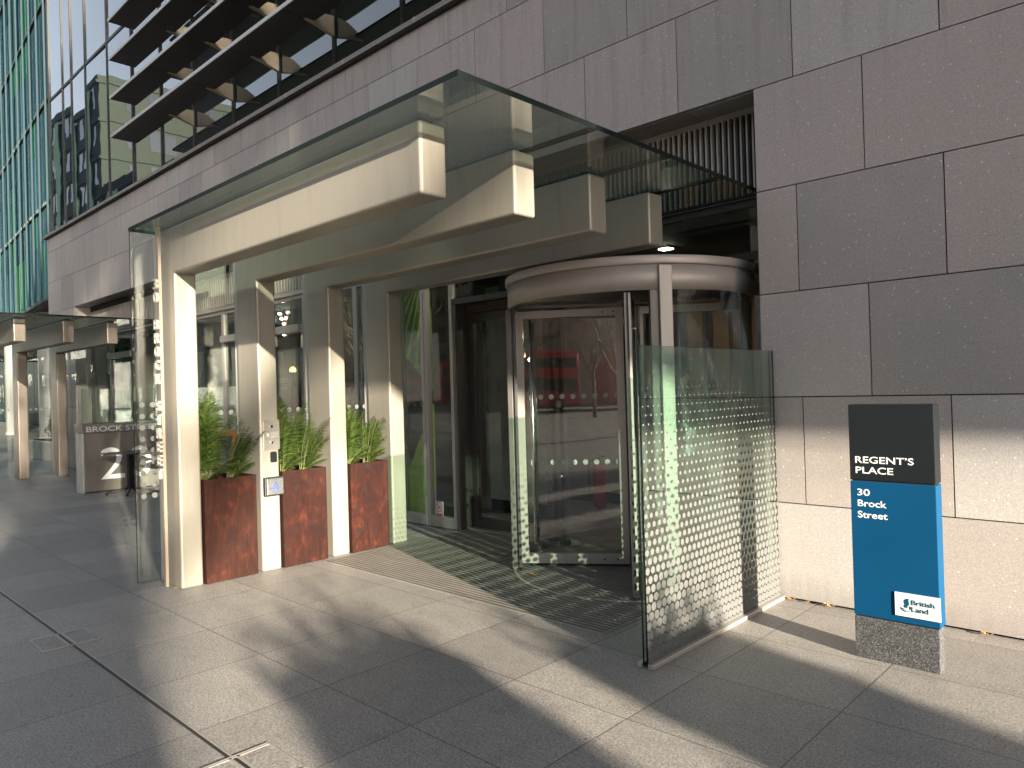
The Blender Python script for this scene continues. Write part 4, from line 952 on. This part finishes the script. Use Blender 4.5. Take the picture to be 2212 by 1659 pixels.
block((-90, -16, 0), -112, -71, -30, -12, 31, 'banded office tower with green panels down the street', plain('tower_cladding', (0.05, 0.062, 0.05), 0.7, spec=0.05), 3.4, 1.6, plain('green_panel_paint', (0.10, 0.28, 0.09), 0.5))
block((-66, -16, 0), -70.6, -60, -30, -12, 21, 'lower banded office block down the street', plain('lower_block_cladding', (0.022, 0.026, 0.023), 0.7, spec=0.05), 3.4, 1.8, plain('low_green_panel_paint', (0.08, 0.20, 0.05), 0.5))
def tree(x, y, h, seed, label, lean=0.0, base=0.26, deep=5, leafy=False):
    rr = random.Random(seed); t = thing('bare_tree', (x, y, 0), label, 'tree', 'bare street trees')
    kt, kb_ = MB(), MB()
    def grow(p, d, L, r, depth):
        n = 3; pts = [p]; dd = d.copy()
        for i in range(n):
            dd = (dd + Vector((rr.uniform(-.2, .2), rr.uniform(-.2, .2), rr.uniform(-.05, .16)))).normalized(); pts.append(pts[-1] + dd * L / n)
        kb_.tube(pts, [r * (1 - 0.35 * i / n) for i in range(n + 1)], 5 if depth < 2 else 3, cap=False)
        if depth >= deep: return
        for c in range(3 if depth < 4 else 2):
            a = rr.uniform(0, 2 * PI); o = dd.orthogonal().normalized(); o = Quaternion(dd, a) @ o; sp = rr.uniform(0.35, 0.95)
            grow(pts[-1 if c == 0 else rr.choice((1, 2, 3))], (dd * math.cos(sp) + o * math.sin(sp)).normalized(), L * rr.uniform(0.62, 0.82), r * 0.58, depth + 1)
    kt.tube([(x, y, 0), (x + lean * 0.4, y, h * base * 0.45), (x + lean, y, h * base)], [0.0145 * h, 0.0115 * h, 0.0105 * h], 9); kt.build('trunk', M['bark'], t)
    top = Vector((x + lean, y, h * (base - 0.01)))
    for i in range(5): a = 2 * PI * i / 5 + rr.uniform(-.3, .3); grow(top - Vector((0, 0, 0.02 * h * i)), Vector((math.cos(a) * 0.62, math.sin(a) * 0.62, 0.8)).normalized(), h * 0.22, 0.0068 * h, 1)
    grow(top, Vector((0, 0, 1)), h * 0.24, 0.008 * h, 1)
    kb_.build('crown', M['bark'], t, recalc=False)
    if leafy:  # leaf mass added for denser shade on the left wall
        kf = MB(); leaf_cloud(kf, (x, y, h * 0.86), 5.0, 4.0, 5.2, 5200, 0.17, seed); kf.build('foliage', M['hedge'], t, recalc=False)
tree(-13, -9.5, 9.5, 1, 'bare tree opposite the entrance'); tree(5.5, -9.0, 9, 2, 'bare tree behind the photographer'); tree(12.5, -22.5, 10, 3, 'bare tree near the road on the right'); tree(9.0, -25.5, 10, 13, 'bare tree near the road opposite the revolving door')
tree(-30, -10, 11, 4, 'bare tree opposite the number 20 entrance'); tree(-52, -9, 17, 5, 'tall bare tree far down the street'); tree(44, -12.95, 24, 6, 'unseen evergreen tree added to shade the left wall', 0, 0.60, 5, True); tree(51, -14.86, 24, 16, 'unseen bare tree added to dapple the wall and posts', 0, 0.54, 5); tree(58, -16.8, 27, 21, 'unseen distant bare tree added to dapple the nearest post', 0, 0.55, 5)  # last three trees are out of view, added to filter the sun
tree(17.5, -25, 10, 8, 'bare tree beside the road')
def bus(x, y, label):
    t = thing('red_bus', (x, y, 0), label, 'bus', 'red double decker buses on the road')
    B(x - 5.5, x + 5.5, y - 1.25, y + 1.25, 0.35, 4.38).build('body', M['busred'], t, bevel=0.18)
    k = MB(); k.box(x - 5.0, x + 5.2, y + 1.251, y + 1.28, 1.35, 2.25); k.box(x - 5.0, x + 5.2, y + 1.251, y + 1.28, 3.05, 3.8); k.box(x + 5.501, x + 5.53, y - 1.05, y + 1.05, 1.2, 2.4); k.box(x + 5.501, x + 5.53, y - 1.05, y + 1.05, 3.0, 3.9); k.build('windows', M['winglass'], t)
    k = MB(); k.box(x - 5.0, x - 1.6, y + 1.252, y + 1.275, 2.4, 2.85); k.build('advert_panel', M['signwhite'], t)
    for wx in (-3.6, 3.6):
        k = MB(); k.tube([(x + wx, y + 1.0, 0.5), (x + wx, y + 1.3, 0.5)], 0.5, 24); w = k.build('wheel', M['black'], t)
        k = MB(); k.tube([(x + wx, y + 1.301, 0.5), (x + wx, y + 1.32, 0.5)], 0.27, 20); k.build('rim', M['alu'], w)
bus(12.6, -35, 'red double decker bus passing on the road behind the photographer'); bus(26.6, -36, 'second red double decker bus in the queue on the road behind the photographer'); bus(-57, -34, 'red double decker bus farther along the road')
def hedge(x, y, w, h, d, seed, label):  # out of view, added as sun blockers for the dark ground strips
    t = thing('unseen_shadow_hedge', (x, y, 0), label, 'hedge', 'unseen hedges added to cast shadows')
    B(x - d / 2, x + d / 2, y - w / 2, y + w / 2, 0, 0.7).build('planter_box', M['concrete'], t, bevel=0.02)
    rr = random.Random(seed); k = MB(); k.box(x - d * 0.35, x + d * 0.35, y - w * 0.5, y + w * 0.5, 0.71, h - 0.12)
    k.build('hedge_core', M['soil'], t)
    k = MB()
    for _ in range(3200):
        p = Vector((x + rr.uniform(-.5, .5) * d * 1.05, y + max(-.54, min(.54, rr.gauss(0, .36))) * w, rr.uniform(0.72, h + rr.random() ** 3 * 0.3)))
        q = Quaternion((rr.gauss(0, 1), rr.gauss(0, 1), rr.gauss(0, 1), rr.gauss(0, 1))).normalized()
        k.add([p + q @ Vector(v) * 0.05 for v in ((-1, 0, 0), (0, -.5, 0), (1, 0, 0), (0, .5, 0))], [(0, 1, 2, 3)])
    k.build('foliage', M['hedge'], t, recalc=False)
X0 = 8.5
hedge(X0, 1.50 - 0.287 * X0, 0.92, 2.95, 0.9, 1, 'unseen hedge in a planter, added to cast a ground shadow, nearer the road')
hedge(X0, 3.15 - 0.287 * X0, 1.0, 2.7, 0.9, 2, 'unseen hedge in a planter, added to cast a ground shadow, nearer the wall')
hedge(X0 + 3, -0.30 - 0.287 * (X0 + 3), 1.05, 5.2, 1.0, 3, 'tallest unseen hedge in a planter, added to cast a ground shadow')
